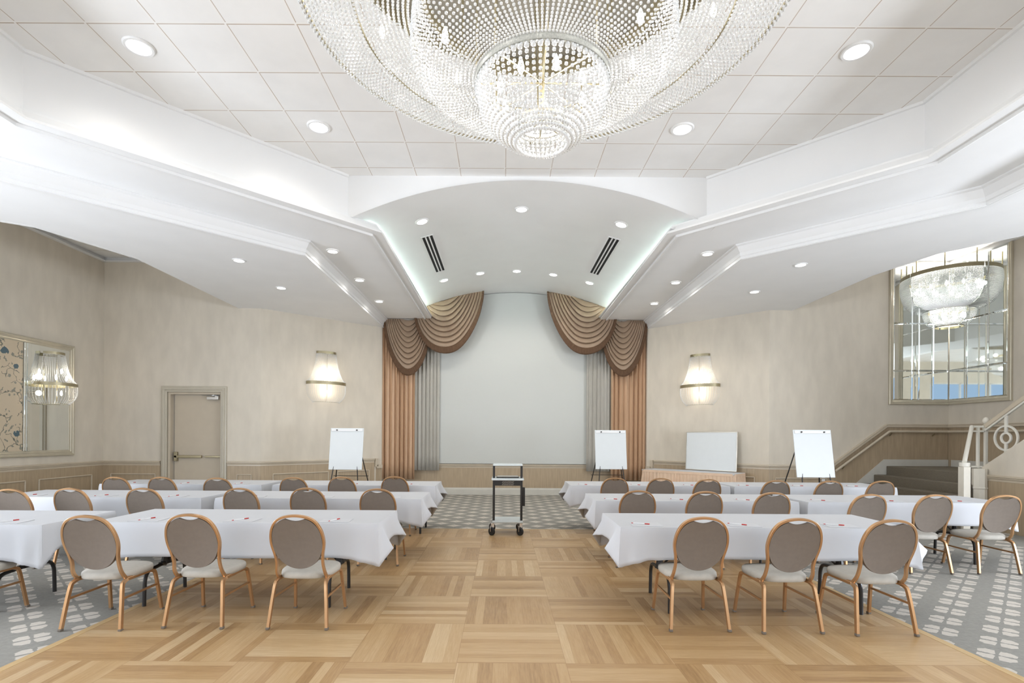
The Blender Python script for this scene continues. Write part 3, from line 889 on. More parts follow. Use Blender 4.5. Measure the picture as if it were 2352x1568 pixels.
tc = Vector((4.255, 12.32)); dv = Vector((.707, -.707)); nv = Vector((.707, .707))
st = thing('skirted_table', 'display table with pleated peach skirt under the stair-side sconce', 'table', ((tc + nv*.34).x, (tc + nv*.34).y, 0), -PI/4)
MB().box((0, 0, TZ - .008), (2.27, .65, .03)).build('tabletop', CLOTH, st, bevel=.01, label='white cloth top')
mb = MB(); per = []
W2, D2, rr = 1.16, .34, .12
def rrect(t_, W2, D2, rr):
    # perimeter point of a rounded rectangle at arc length t_
    segs = [(2*(W2-rr)), PI*rr/2, 2*(D2-rr), PI*rr/2, 2*(W2-rr), PI*rr/2, 2*(D2-rr), PI*rr/2]
    st_ = [((-W2+rr, -D2), 0), ((W2-rr, -D2), None), ((W2, -D2+rr), PI/2), ((W2, D2-rr), None), ((W2-rr, D2), PI), ((-W2+rr, D2), None), ((-W2, D2-rr), 1.5*PI), ((-W2, -D2+rr), None)]
    cen = [None, (W2-rr, -D2+rr), None, (W2-rr, D2-rr), None, (-W2+rr, D2-rr), None, (-W2+rr, -D2+rr)]
    for i, L in enumerate(segs):
        if t_ <= L or i == 7:
            if i % 2 == 0:
                a = st_[i][1]; p = st_[i][0]
                return (p[0] + math.cos(a)*t_, p[1] + math.sin(a)*t_), (math.sin(a), -math.cos(a))
            a = -PI/2 + (i//2)*PI/2 + t_/rr
            return (cen[i][0] + math.cos(a)*rr, cen[i][1] + math.sin(a)*rr), (math.cos(a), math.sin(a))
        t_ -= L
TOT = 4*(W2-rr) + 4*(D2-rr) + 2*PI*rr
def skf(u, v):
    (x, y), (nx, ny) = rrect(u*TOT*.99999, W2, D2, rr)
    amp = .004 + .022*min(1, v*3)
    o = amp*math.sin(u*TOT/.085*2*PI + 1.6*math.sin(u*37) + .9*math.sin(u*91))*(.7 + .3*math.sin(u*53)) + .02*v
    return (x + nx*o, y + ny*o, TZ + .005 - .045 - (TZ - .05)*v)
mb.grid(skf, 420, 6); mb.build('skirt', SKIRT, st, smooth=1.2)
mb = MB(); mb.grid(lambda u, v: tuple((lambda q: (q[0][0] + q[1][0]*.006*v, q[0][1] + q[1][1]*.006*v, TZ + .004 - .055*v))(rrect(u*TOT*.99999, W2, D2, rr))), 160, 2)
mb.build('skirt_band', SKIRT, st, smooth=.8)

wbx = Vector(RI) + (Vector(RC) - Vector(RI)).normalized() * 0
wr = at_y(1630, 1040, 12.45)
wb = thing('whiteboard', 'blank whiteboard with thin metal rim leaning on the wall upon the skirted table', 'whiteboard', (4.94, 12.54, TZ + .02), -PI/4)
R = Matrix.Rotation(-.05, 3, 'X')
MB().box(R @ Vector((0, 0, .46)), (1.20, .016, .90), R).build('panel', BOARD, wb, smooth=0)
mb = MB()
for z in (.008, .912): mb.box(R @ Vector((0, 0, z)), (1.24, .026, .018), R)
for x in (-.611, .611): mb.box(R @ Vector((x, 0, .46)), (.018, .026, .92), R)
mb.build('frame', SILVER, wb, bevel=.003)

# ------------------------------------------------------------------ projection screen, drapes and swags
mb = MB(); sx0, sx1 = at_y(1005, 900, 14.2).x, at_y(1350, 900, 14.2).x
n = 24; vs = []
for i in range(n + 1):
    x = sx0 + (sx1-sx0)*i/n
    for y in (14.195, 14.215): vs += [(x, y, .842), (x, y, vault_z(x, 14.2) - .012)]
fs = []
for i in range(n):
    a, b = i*4, i*4 + 4
    fs += [(a, b, b+1, a+1), (a+2, a+3, b+3, b+2), (a+1, b+1, b+3, a+3), (a, a+2, b+2, b)]
fs += [(0, 1, 3, 2), (n*4, n*4+2, n*4+3, n*4+1)]
mb.add(vs, fs)
tag(mb.build('projection_screen', SCREEN, smooth=0), 'tall pale projection screen with arched top between the stage curtains', 'screen')

def drape(name, label, group, x0, x1, y, zb, zt, m, pitch, amp, seed):
    rnd = random.Random(seed); ph = [rnd.uniform(0, 6.28) for _ in range(4)]
    def fn(u, v):
        x = x0 + (x1-x0)*u
        s = (x - x0)/pitch*2*PI + .8*math.sin((x-x0)*9 + ph[0])
        a = amp*(1 + .25*math.sin(x*13 + ph[1]))
        w = math.sin(s + .12*math.sin(v*3 + ph[2]))
        return (x + .012*math.sin(s*2), y - a*w - .01*math.sin(2*s), zb + (zt-zb)*v + .006*w*(1-v))
    o = MB().grid(fn, 150, 10).build(name, m, smooth=1.3)
    sol = o.modifiers.new('thick', 'SOLIDIFY'); sol.thickness = .004
    return tag(o, label, 'curtain', group)
gx = lambda px, Y: at_y(px, 950, Y).x
drape('stage_curtain', 'pleated peach stage curtain beside the door-side sconce', 'peach stage curtains', gx(875, 14.0), gx(953, 14.0), 14.03, .425, 4.66, PEACH, .125, .045, 1)
drape('stage_curtain', 'pleated peach stage curtain behind the skirted table', 'peach stage curtains', gx(1404, 14.0), gx(1486, 14.0), 14.03, .425, 4.66, PEACH, .125, .045, 2)
drape('sheer_curtain', 'grey pleated side curtain between screen and peach curtain, door side', 'grey side curtains', gx(952, 14.12), gx(1008, 14.12), 14.13, .655, 4.9, GREYD, .10, .035, 3)
drape('sheer_curtain', 'grey pleated side curtain between screen and peach curtain, stair side', 'grey side curtains', gx(1346, 14.12), gx(1406, 14.12), 14.13, .655, 4.9, GREYD, .10, .035, 4)

def swag(label, hem, inner, Y, folds, mirror, depth):
    """fabric falling in U folds between two gathers; hem/inner are outlines surveyed from the photo"""
    def cv(P):
        if mirror: P = [(2368 - x, y + 2.5) for x, y in P]
        return smoothpath([(at_y(x, y, Y).x, 0, at_y(x, y, Y).z) for x, y in P], 5)
    H = cv(hem); nH = len(H)
    I0 = cv(inner)
    def samp(P, t):
        f = t*(len(P)-1); i = min(int(f), len(P)-2); return P[i].lerp(P[i+1], f - i)
    t = thing('swag_valance', label, 'swag', (0,0,0), 0, 'swags across the stage')
    def fn(u, v):
        a, b = samp(I0, u), samp(H, u)
        p = a.lerp(b, v)
        g = math.sin(PI*u)
        ph = v*folds
        fr = ph - math.floor(ph)
        prof = (fr**.55)*(1 - max(0, fr - .86)/.14)
        bulge = .02 + depth*(.35 + .65*g)*prof*(.5 + .5*min(1, (1.02-v)*6)) + .05*g*v
        sag = -.05*g*prof*(1 - v)
        return (p.x, Y - bulge, p.z + sag)
    o = MB().grid(fn, 40, folds*12).build('fabric', SWAGM, t, smooth=1.4)
    sol = o.modifiers.new('thick', 'SOLIDIFY'); sol.thickness = .003
    mb = MB()
    def fr(u, v):
        p = samp(H, u); q = samp(H, min(1, u+.02)) - samp(H, max(0, u-.02)); q.normalize()
        nx, nz = q.z, -q.x
        if mirror: nx, nz = -nx, -nz
        w = (.07 + .10*math.sin(PI*u)**.7)
        dx, dz = nx*w*.55, nz*w*.55 - w*.5*math.sin(PI*u)
        if dz > 0 and u > .2 and u < .8: dz = -dz
        yy = Y - .075 - .05*math.sin(PI*u) - .006*math.sin(u*260)
        return (p.x + dx*(v-.12), yy, p.z + dz*(v-.12))
    f = mb.grid(fr, 130, 4).build('fringe', FRINGE, t, smooth=1.2)
    sol = f.modifiers.new('thick', 'SOLIDIFY'); sol.thickness = .012
big_h = [(955,708),(960,742),(974,772),(996,793),(1024,800),(1050,792),(1074,766),(1094,728),(1105,692),(1109,668)]
big_i = [(992,694),(1010,692),(1026,688),(1042,681),(1056,674)]
sm_h = [(885,726),(889,757),(898,794),(912,826),(927,845),(940,850),(954,843),(968,824),(978,797),(986,768),(992,726)]
sm_i = [(919,728),(929,734),(939,736),(949,734),(960,728)]
swag('small bronze swag with brown fringe, outermost on the door side', sm_h, sm_i, 13.97, 9, False, .075)
swag('small bronze swag with brown fringe, outermost on the stair side', sm_h, sm_i, 13.97, 9, True, .075)
swag('large bronze swag with brown fringe beside the screen top, door side', big_h, big_i, 13.90, 9, False, .08)
swag('large bronze swag with brown fringe beside the screen top, stair side', big_h, big_i, 13.90, 9, True, .08)

# ------------------------------------------------------------------ ceiling lights
def lamp(name, kind, loc, energy, col=(1,.95,.88), parent=None, **kw):
    L = bpy.data.lights.new(name, kind); L.energy = energy; L.color = col
    for a, b in kw.items(): setattr(L, a, b)
    o = bpy.data.objects.new(name, L); C.objects.link(o); o.location = loc
    if parent is not None: o.parent = parent
    return o
E_DOWN = 15
down0 = None
def downlight(label, p, nrm=(0,0,-1), r=.085, group=None, energy=E_DOWN):
    global down0
    q = Vector(nrm).to_track_quat('-Z', 'Y')
    t = thing('downlight', label, 'ceiling light', p, 0, group)
    t.rotation_euler = q.to_euler()
    t.scale = (r/.085,)*3
    MB().lathe([(.074, .006), (.080, -.010), (.096, -.010), (.104, -.002), (.104, .004)], 28).build('trim_ring', FASC, t)
    MB().lathe([(.0005, -.004), (.076, -.004), (.078, .004)], 28).build('lens', LENS, t)
    l = lamp('lamp', 'SPOT', (0, 0, -.03), energy, (1,.955,.89), t)
    l.data.spot_size = 2.75; l.data.spot_blend = .6; l.data.shadow_soft_size = .08
for px, py, lab in ((319,107,'door side at the coffer corner'), (732,291,'door side near the arch'), (1567,296,'stair side near the arch'), (1967,117,'stair side at the coffer corner')):
    downlight('round recessed light in the tiled ceiling, ' + lab, at_z(px, py, ZC - .003), r=.115, group='recessed lights in the tiles', energy=E_DOWN*1.0)
for pts, sd in ((((871,692),(826,643),(764,577)), 'door'), (((1503,697),(1552,649),(1625,583)), 'stair')):
    for (px, py), o in zip(pts, ('first', 'second', 'third')):
        downlight('recessed light in the %s-side inner soffit, %s out from the stage curtain' % (sd, o), at_z(px, py, Z1 - .003), group='recessed lights in the inner soffits')
for pts, sd in ((((646,661),(549,598)), 'door'), (((1733,670),(1839,608)), 'stair')):
    for (px, py), o in zip(pts, ('closer to the sconce', 'further from the sconce')):
        downlight('recessed light in the %s-side outer soffit, %s' % (sd, o), at_z(px, py, Z2 - .003), group='recessed lights in the outer soffits')
for px, py, lab in ((969,508,'outer one on the door side, by the arch'), (1198,480,'middle one by the arch'), (1427,515,'outer one on the stair side, by the arch'),
                    (1020,643,'first of five near the screen counting from the door side'), (1103,627,'second of five near the screen counting from the door side'), (1187,622,'middle of the five near the screen'),
                    (1271,630,'fourth of five near the screen counting from the door side'), (1354,649,'fifth of five near the screen, stair-side end')):
    p = vault_hit(px, py); d = (p.x - CX)
    nr = Vector((-d, 0, -math.sqrt(RV*RV - d*d))).normalized()
    downlight('recessed vault light, ' + lab, p + nr*.004, nr, r=.095, group='recessed lights in the vault', energy=E_DOWN*1.5)
# linear air vents on the vault
for (px0, py0, px1, py1), sd in (((979,541,1013,622), 'door'), ((1411,546,1365,628), 'stair')):
    a, b = vault_hit(px0, py0), vault_hit(px1, py1); c = (a + b)/2; L = (b - a).length
    d = c.x - CX; ang = math.asin(d/RV)
    v = thing('air_vent', 'long slotted air vent in the vault, %s side' % sd, 'vent', c - Vector((0,0,.003)), 0, 'slot vents in the vault')
    v.rotation_euler = (-math.atan2(b.z-a.z, b.y-a.y) * -1, ang, 0)
    mb = MB()
    for x in (-.105, .105): mb.box((x, 0, -.006), (.022, L, .014))
    for y in (-L/2, L/2): mb.box((0, y, -.006), (.23, .022, .014))
    mb.build('frame', FASC, v, smooth=0)
    mb = MB(); mb.box((0, 0, -.001), (.2, L, .004)); mb.build('slot', VENTB, v, smooth=0)
    for x in (-.033, .033): MB().box((x, 0, -.007), (.026, L, .012)).build('slat', FASC, v, smooth=0)

# cove lamps hidden behind the soffit lips
for x, s in ((-2.2, 1), (2.85, -1)):
    o = lamp('cove_lamp', 'AREA', (x, 11.0, Z1 + .10), 280, (.80,1,.95), shape='RECTANGLE', size=.08, size_y=5.7)
    o.rotation_euler = (0, PI - s*1.2, 0)

# ------------------------------------------------------------------ beads
_ico = None
def ico():
    global _ico
    if _ico is None:
        b = bmesh.new(); bmesh.ops.create_icosphere(b, subdivisions=1, radius=1.0)
        b.verts.ensure_lookup_table()
        _ico = (np.array([v.co[:] for v in b.verts]), np.array([[v.index for v in f.verts] for f in b.faces])); b.free()
    return _ico
def resample(prof, step):
    P = [Vector((r, 0, z)) for r, z in prof]; P = smoothpath(P, 8)
    d = [0]
    for a, b in zip(P, P[1:]): d.append(d[-1] + (b-a).length)
    n = max(2, int(d[-1]/step)); out = []
    j = 0
    for i in range(n + 1):
        s = d[-1]*i/n
        while j < len(d) - 2 and d[j+1] < s: j += 1
        f = (s - d[j])/max(1e-9, d[j+1]-d[j]); q = P[j].lerp(P[j+1], f); out.append((q.x, q.z))
    return np.array(out)
def bead_curtain(name, parent, prof, n, step, rad, a0=0, a1=2*PI, sy=1.0, first=None, drop_ends=True):
    rz = resample(prof, step)
    full = abs(a1-a0-2*PI) < 1e-6
    ang = a0 + (a1-a0)*(np.arange(n) + .5)/n
    cs, sn = np.cos(ang), np.sin(ang)*sy
    X = (cs[:,None]*rz[None,:,0]).ravel(); Y = (sn[:,None]*rz[None,:,0]).ravel(); Z = np.repeat(rz[None,:,1], n, 0).ravel()
    rng = np.random.default_rng(n + len(rz))
    Rr = np.full(X.shape, rad)*rng.uniform(.92, 1.06, X.shape)
    if first:
        Rr.reshape(n, -1)[:, 0] = first
    cen = np.stack([X, Y, Z], 1)
    iv, fi = ico()
    V = (cen[:,None,:] + iv[None]*Rr[:,None,None]).reshape(-1, 3)
    Fc = (fi[None] + (np.arange(len(cen))*len(iv))[:,None,None]).reshape(-1, 3)
    me = bpy.data.meshes.new(name)
    me.vertices.add(len(V)); me.vertices.foreach_set('co', V.ravel().astype(np.float32))
    me.loops.add(Fc.size); me.loops.foreach_set('vertex_index', Fc.ravel().astype(np.int32))
    me.polygons.add(len(Fc)); me.polygons.foreach_set('loop_start', (np.arange(len(Fc))*3).astype(np.int32))
    me.polygons.foreach_set('use_smooth', np.zeros(len(Fc), dtype=bool))
    me.update(calc_edges=True); me.materials.append(BEAD)
    o = bpy.data.objects.new(name, me); C.objects.link(o); o.parent = parent
    o['kind'] = 'stuff'
    return o
def bulb(parent, p, s=1.0):
    prof = [(.001,-.055),(.012,-.05),(.020,-.03),(.022,-.01),(.016,.02),(.007,.045),(.001,.055)]
    return MB().lathe([(r*s, z*s) for r, z in prof], 12, p).build('bulb', BULB, parent)

# main chandelier
ch = thing('crystal_chandelier', 'huge three-tier crystal bead chandelier hanging from the tiled coffer ceiling', 'chandelier', (.26, 3.7, 0))
MB().lathe([(.001, ZC-.002), (1.58, ZC-.002), (1.60, ZC-.03), (1.58, ZC-.06), (.001, ZC-.06)], 64).build('ceiling_plate', PLATE, ch)
MB().lathe([(1.53, 5.33), (1.56, 5.33), (1.56, 5.22), (1.53, 5.22), (1.53, 5.33)], 72).build('top_band', BRASS, ch)
MB().lathe([(.85, 4.78), (.88, 4.78), (.88, 4.70), (.85, 4.70), (.85, 4.78)], 64).build('middle_band', BRASS, ch)
MB().lathe([(.452, 4.075), (.472, 4.075), (.472, 4.02), (.452, 4.02), (.452, 4.075)], 64).build('lower_band', BEADBAND, ch)
MB().lathe([(.160, 3.785), (.172, 3.785), (.172, 3.765), (.160, 3.765), (.160, 3.785)], 48).build('bottom_band', SILVER, ch)
mb = MB(); mb.tube([(0,0,ZC-.05), (0,0,3.80)], .018, 10)
for i in range(8):
    a = 2*PI*i/8
    mb.tube([(.86*math.cos(a), .86*math.sin(a), 4.74), (.86*math.cos(a), .86*math.sin(a), ZC-.05)], .008, 6)
    mb.tube([(.46*math.cos(a), .46*math.sin(a), 4.05), (.46*math.cos(a), .46*math.sin(a), ZC-.05)], .006, 6)
    mb.tube([(0,0,4.06), (.46*math.cos(a), .46*math.sin(a), 4.05)], .006, 6)
    mb.tube([(0,0,3.79), (.165*math.cos(a), .165*math.sin(a), 3.775)], .004, 6)
for r, z in ((1.66, 4.56), (1.30, 4.50), (.95, 4.46)):
    mb.tube([(r*math.cos(2*PI*i/64), r*math.sin(2*PI*i/64), z) for i in range(64)], .010, 6, closed=True)
mb.build('frame', BRASS, ch)
bead_curtain('bead_curtain', ch, [(1.545,5.22),(1.62,5.0),(1.68,4.78),(1.70,4.63),(1.67,4.545),(1.56,4.49),(1.35,4.455),(1.12,4.44),(.93,4.44)], 240, .032, .0110)
bead_curtain('bead_curtain', ch, [(.865,4.70),(.895,4.45),(.907,4.25),(.89,4.155),(.83,4.10),(.72,4.07),(.60,4.06),(.475,4.065)], 132, .027, .0105)
bead_curtain('bead_curtain', ch, [(.452,4.005),(.437,3.926),(.40,3.815),(.313,3.715),(.185,3.635)], 66, .034, .0140, first=.020)
bead_curtain('bead_curtain', ch, [(.185,3.635),(.17,3.70),(.166,3.765)], 44, .03, .0105)
bead_curtain('bead_curtain', ch, [(.462,4.07),(.462,4.01)], 90, .02, .011)
for n_, r, z in ((8, .30, 4.00), (10, .68, 4.30), (14, 1.28, 4.72)):
    for i in range(n_):
        a = 2*PI*(i + .3)/n_
        bulb(ch, (r*math.cos(a), r*math.sin(a), z), 1.0)
        lamp('lamp', 'POINT', (r*math.cos(a), r*math.sin(a), z), 1.3 if r > .4 else .8, (1,.97,.93), ch, shadow_soft_size=.05)

# wall sconces
def sconce(label, loc, rz, sc, depth):
    t = thing('wall_sconce', label, 'sconce', loc, rz, 'beaded wall sconces')
    a0, a1 = PI, 2*PI
    rt, rm, rb = .25*sc, .50*sc, .33*sc
    zt, zm, zb = .75*sc, 0, -.47*sc
    for nm, r, z, h in (('top_band', rt, zt, .075*sc), ('middle_band', rm, zm, .075*sc)):
        MB().lathe([(r-.008, z-h/2), (r, z-h/2), (r, z+h/2), (r-.008, z+h/2), (r-.008, z-h/2)], 28, a0=a0, a1=a1, sy=depth).build(nm, BRASS, t)
    MB().lathe([(rb-.006, zb), (rb, zb), (rb, zb+.012), (rb-.006, zb+.012), (rb-.006, zb)], 24, a0=a0, a1=a1, sy=depth).build('bottom_band', BRASS, t)
    bead_curtain('bead_curtain', t, [(rt, zt-.03*sc),(rt+.035*sc, zt-.25*sc),(rt+.09*sc, zt-.45*sc),(rt+.16*sc, zt-.62*sc),(rm-.01, zm+.04*sc)], 28, .024*sc, .0098*sc, a0, a1, depth)
    bead_curtain('bead_curtain', t, [(rm-.005, zm-.05*sc),(rm-.005, zm-.2*sc),(rm-.05*sc, zm-.34*sc),(rb+.01, zb)], 24, .025*sc, .0092*sc, a0, a1, depth)
    MB().tube([(0,-.1*depth,zt-.02), (0,-.1*depth,zb+.05)], .008, 8).build('stem', BRASS, t)
    for x, z in ((-.15*sc, .17*sc), (.15*sc, .17*sc), (0, .33*sc), (0, -.2*sc)):
        bulb(t, (x, -.16*depth - .03, z), .95)
    lamp('lamp', 'POINT', (0, -.2*depth, .2*sc), 2.6, (1,.86,.68), t, shadow_soft_size=.06)
    lamp('lamp', 'POINT', (0, -.2*depth, -.2*sc), 1.6, (1,.86,.68), t, shadow_soft_size=.05)
    return t
def on_wall(px, P, Q):
    a, _ = ray(px, 870); d = Vector(Q) - Vector(P)
    s = (a*P[1] - P[0]) / (d.x - a*d.y); return Vector(P) + d*s
q = on_wall(749, LC, LI); zz = at_y(749, 881, q.y).z
sconce('crystal wall sconce on the angled wall between exit door and stage curtain', (q.x, q.y, zz), math.atan2(LI[1]-LC[1], LI[0]-LC[0]), .99, .62)
q = on_wall(1608, RI, RC); zz = at_y(1608, 887, q.y).z
sconce('crystal wall sconce above the skirted table', (q.x, q.y, zz), math.atan2(RC[1]-RI[1], RC[0]-RI[0]), .99, .62)
sconce('crystal wall sconce mounted on the framed wall mirror', (XL + .045, 10.5, 2.55), PI/2, .82, 1.0)

# ------------------------------------------------------------------ framed wall mirror with a floral drape reflection painted on a flat panel (door-side wall)
wm = thing('wall_mirror', 'wide framed mirror with a painted floral drape reflection on the door-side wall', 'mirror', (XL, 9.5, 0))
y0m, y1m, z0m, z1m = 8.0, 11.07, 1.13, 3.41
def rect_frame(mb, pts, n, steps):
    pass
FPROF = [(0,-.005),(0,.040),(.012,.050),(.035,.050),(.045,.036),(.055,.032),(.080,.036),(.090,.026),(.115,.020),(.12,.012),(.12,0)]
mb = MB()
mb.mitre([(0, y0m-9.5, z0m), (0, y1m-9.5, z0m), (0, y1m-9.5, z1m), (0, y0m-9.5, z1m)], [(0,1,1),(0,-1,1),(0,-1,-1),(0,1,-1)], (1,0,0), FPROF)
mb.build('frame', FRAMEM, wm, smooth=.4)
def yat(px): return XL / ray(px, 900)[0]
fy0, fy1 = y0m + .12, yat(51)
MB().box((.008, (fy0+fy1)/2 - 9.5, (z0m+z1m)/2), (.012, fy1-fy0, z1m-z0m-.22)).build('painted_reflection', DRAPE_REFL, wm, smooth=0)
for a, b in ((yat(52), yat(58)), (yat(58), yat(69))):
    MB().box((.018, (a+b)/2 - 9.5, (z0m+z1m)/2), (.028, b-a-.006, z1m-z0m-.22)).build('mirror_strip', MIRROR, wm, smooth=0, bevel=.012)
MB().box((.008, (yat(70) + y1m-.12)/2 - 9.5, (z0m+z1m)/2), (.012, y1m-.12-yat(70), z1m-z0m-.22)).build('mirror_pane', MIRROR, wm, smooth=0)

# ------------------------------------------------------------------ mirrored corner above the stair landing
cm = thing('corner_mirror', 'tall bevelled mirror panels folded into the corner above the stair landing', 'mirror', (XR, YB, 0))
cm['label'] = 'tall framed mirror panels folded into the corner above the stair landing'
mx0 = at_y(2040, 900, YB).x - XR            # left edge, along -x
my0 = XR / ray(2327, 900)[0] - YB           # near edge, along -y
cz0, cz1 = 2.34, 5.46
mb = MB(); FP = [(o*.9, h) for o, h in FPROF]
mb.mitre([(0, 0, cz0), (mx0, 0, cz0), (mx0, 0, cz1)], [(0,0,1), (1,0,1), (1,0,0)], (0,-1,0), FP, closed=False)
mb.mitre([(0, 0, cz0), (0, my0, cz0), (0, my0, cz1)], [(0,0,1), (0,1,1), (0,1,0)], (-1,0,0), FP, closed=False)
mb.build('frame', FRAMEM, cm, smooth=.4)
def pane(axis, a, b, z0, z1):
    """thin mirror with ground edges"""
    t = .010; e = .022
    if axis == 'x':
        f = lambda s, d, z: (s, -d, z)
    else:
        f = lambda s, d, z: (-d, s, z)
    vs = [f(a,.004,z0), f(b,.004,z0), f(b,.004,z1), f(a,.004,z1), f(a+e,.004+t,z0+e), f(b-e,.004+t,z0+e), f(b-e,.004+t,z1-e), f(a+e,.004+t,z1-e)]
    m_ = MB(); m_.add(vs, [(4,5,6,7),(0,1,5,4),(1,2,6,5),(2,3,7,6),(3,0,4,7),(3,2,1,0)])
    m_.build('mirror_pane', MIRROR, cm, smooth=0)
bx = [mx0 + .105] + [at_y(p, 850, YB).x - XR for p in (2093, 2109, 2142)] + [-.012]
by = [my0 + .105] + [XR/ray(p, 850)[0] - YB for p in (2271, 2222)] + [-.012]
zs = [cz0 + .105, 3.1, 4.15, cz1]
for c in (bx, by):
    for a, b in zip(c, c[1:]):
        for z0, z1 in zip(zs, zs[1:]):
            pane('x' if c is bx else 'y', a, b, z0, z1)

# quarter-round crystal chandelier in that corner
qc = thing('corner_chandelier', 'two-tier crystal bead chandelier hung in the mirrored corner over the stair landing', 'chandelier', (XR - .03, YB - .03, 0))
qa0, qa1 = PI, 1.5*PI
for nm, r, z, h in (('top_band', .86, 5.22, .08), ('middle_band', .44, 4.47, .07), ('bottom_band', .24, 4.10, .05)):
    MB().lathe([(r-.01, z-h/2), (r, z-h/2), (r, z+h/2), (r-.01, z+h/2), (r-.01, z-h/2)], 24, a0=qa0, a1=qa1).build(nm, BRASS, qc)
bead_curtain('bead_curtain', qc, [(.85,5.18),(.86,5.0),(.82,4.78),(.74,4.6),(.60,4.49),(.45,4.45)], 52, .026, .0135, qa0, qa1)
bead_curtain('bead_curtain', qc, [(.435,4.43),(.43,4.32),(.38,4.2),(.31,4.13),(.24,4.10)], 30, .026, .0125, qa0, qa1)
mb = MB()
for a in (PI + .15, 1.25*PI, 1.5*PI - .15): mb.tube([(.84*math.cos(a), .84*math.sin(a), 5.25), (.84*math.cos(a), .84*math.sin(a), ZS)], .012, 6)
mb.build('hanger', BRASS, qc)
for r, z, n_ in ((.55, 4.95, 3), (.24, 4.32, 2)):
    for i in range(n_):
        a = PI + PI/2*(i + .5)/n_
        bulb(qc, (r*math.cos(a), r*math.sin(a), z), 1.1)
        lamp('lamp', 'POINT', (r*math.cos(a), r*math.sin(a), z), 20, (1,.97,.92), qc, shadow_soft_size=.05)

# ------------------------------------------------------------------ staircase
sc_ = thing('staircase', 'carpeted corner staircase with white ring-patterned iron railing and ball-topped newel', 'stairs')
RZ = .194
noseW = [7.42, 7.71, 8.0, 8.29, 8.57]
noseF = [(7.58, 8.72), (7.80, 8.92), (8.02, 9.11), (8.25, 9.29), (8.46, 9.42)]
for i in range(5):
    z = RZ*(i + 1)
    a, b = (noseW[i], YB - .03), noseF[i]
    if i < 4: poly = [a, b, noseF[i+1], (noseW[i+1] + .0, YB - .03)]
    else: poly = [a, b, (8.50, 9.30), (XR - .03, 9.30), (XR - .03, YB - .03)]
    MB().prism(poly, .001, z).build('step' if i < 4 else 'landing', DARKC, sc_, smooth=0, bevel=.015)
# white stringer on the walls
mb = MB()
pts = [(7.1, 0.0), (7.42, .10), (8.52, RZ*5 + .085), (XR - .02, RZ*5 + .085)]
vs = []
for x, z in pts: vs += [(x, YB - .026, 0), (x, YB - .026, z + .06), (x, YB - .001, 0), (x, YB - .001, z + .06)]
fs = []
for i in range(3):
    a, b = i*4, i*4+4
    fs += [(a, b, b+1, a+1), (a+2, a+3, b+3, b+2), (a+1, b+1, b+3, a+3)]
mb.add(vs, fs); mb.box((XR - .012, 10.4, RZ*5 + .07), (.025, 2.6, .15))
mb.build('stringer', BASEB, sc_, smooth=0)
# second flight climbing toward the viewpoint along the side wall (its steps behind the panelled flank)
for i in range(7):
    MB().box(((8.62 + XR - .03)/2, 9.30 - .15 - .28*i, (RZ*(6+i))/2), (XR - 8.67, .28, RZ*(6+i))).build('step', DARKC, sc_, smooth=0, bevel=.012)
# flank wall of the second flight
def slope(y): return 1.08 + .66*(9.35 - y)
mb = MB(); yy = [9.35, 7.35]
vs = []
for y in yy:
    for x in (8.50, 8.60): vs += [(x, y, 0), (x, y, slope(y))]
mb.add(vs, [(0,4,5,1), (2,3,7,6), (1,5,7,3), (0,1,3,2), (4,6,7,5)])
mb.build('flank_panel', PAPER, sc_, smooth=0)
MB().sweep([(8.50, 7.35), (8.50, 9.28)], wains_prof(.90), -1).build('wainscot', WAINS, sc_, smooth=0)
MB().sweep([(8.50, 7.35), (8.50, 9.28)], rail_prof(.93), -1).build('wainscot_rail', RAIL, sc_, smooth=.3)
# wall rail that climbs with the stairs, doubled by a handrail
path3 = [(7.35, YB - .03, .955), (8.57, YB - .03, 1.86), (XR - .03, YB - .03, 1.86), (XR - .03, 7.4, 1.86)]
mb = MB()
def rails(off, w, h):
    for a, b in zip(path3, path3[1:]):
        mb.tube([(a[0], a[1], a[2] + off), (b[0], b[1], b[2] + off)], 0, rect=(w, h))
rails(.0, .05, .06); rails(.035, .07, .022)
struct(mb.build('trim_%d' % k, RAIL, smooth=0, bevel=.006)); k += 1
# oak panelling under it
mb = MB(); vs = []
for x, z in ((7.35, .95), (8.57, 1.85), (XR - .02, 1.85)): vs += [(x, YB - .015, 0), (x, YB - .015, z), (x, YB, 0), (x, YB, z)]
fs = []
for i in range(2):
    a, b = i*4, i*4+4
    fs += [(a, b, b+1, a+1), (a+2, a+3, b+3, b+2), (a+1, b+1, b+3, a+3)]
mb.add(vs, fs); mb.box((XR - .008, (YB + 7.4)/2, .925), (.015, YB - 7.4, 1.85))
struct(mb.build('trim_%d' % k, WAINS, smooth=0)); k += 1
hr = thing('wall_handrail', 'round taupe handrail on brackets under the wall moulding beside the stairs', 'handrail')
mb = MB(); hp = [(7.40, YB - .09, .85), (8.60, YB - .09, 1.74), (XR - .09, YB - .09, 1.74), (XR - .09, 9.0, 1.74)]
for a, b in zip(hp, hp[1:]): mb.tube([a, b], .026, 10)
for p in hp[1:3]: mb.lathe([(.001,-.026),(.018,-.018),(.026,0),(.018,.018),(.001,.026)], 12, p)
mb.build('rail', RAIL, hr)
for x in (7.6, 8.65, 9.6):
    z = 1.70 if x > 8.6 else .85 + (x - 7.4)/1.2*.89 - .04
    MB().tube([(x, YB - .02, z - .06), (x, YB - .09, z)], .01, 8).build('bracket', BRASS, hr)

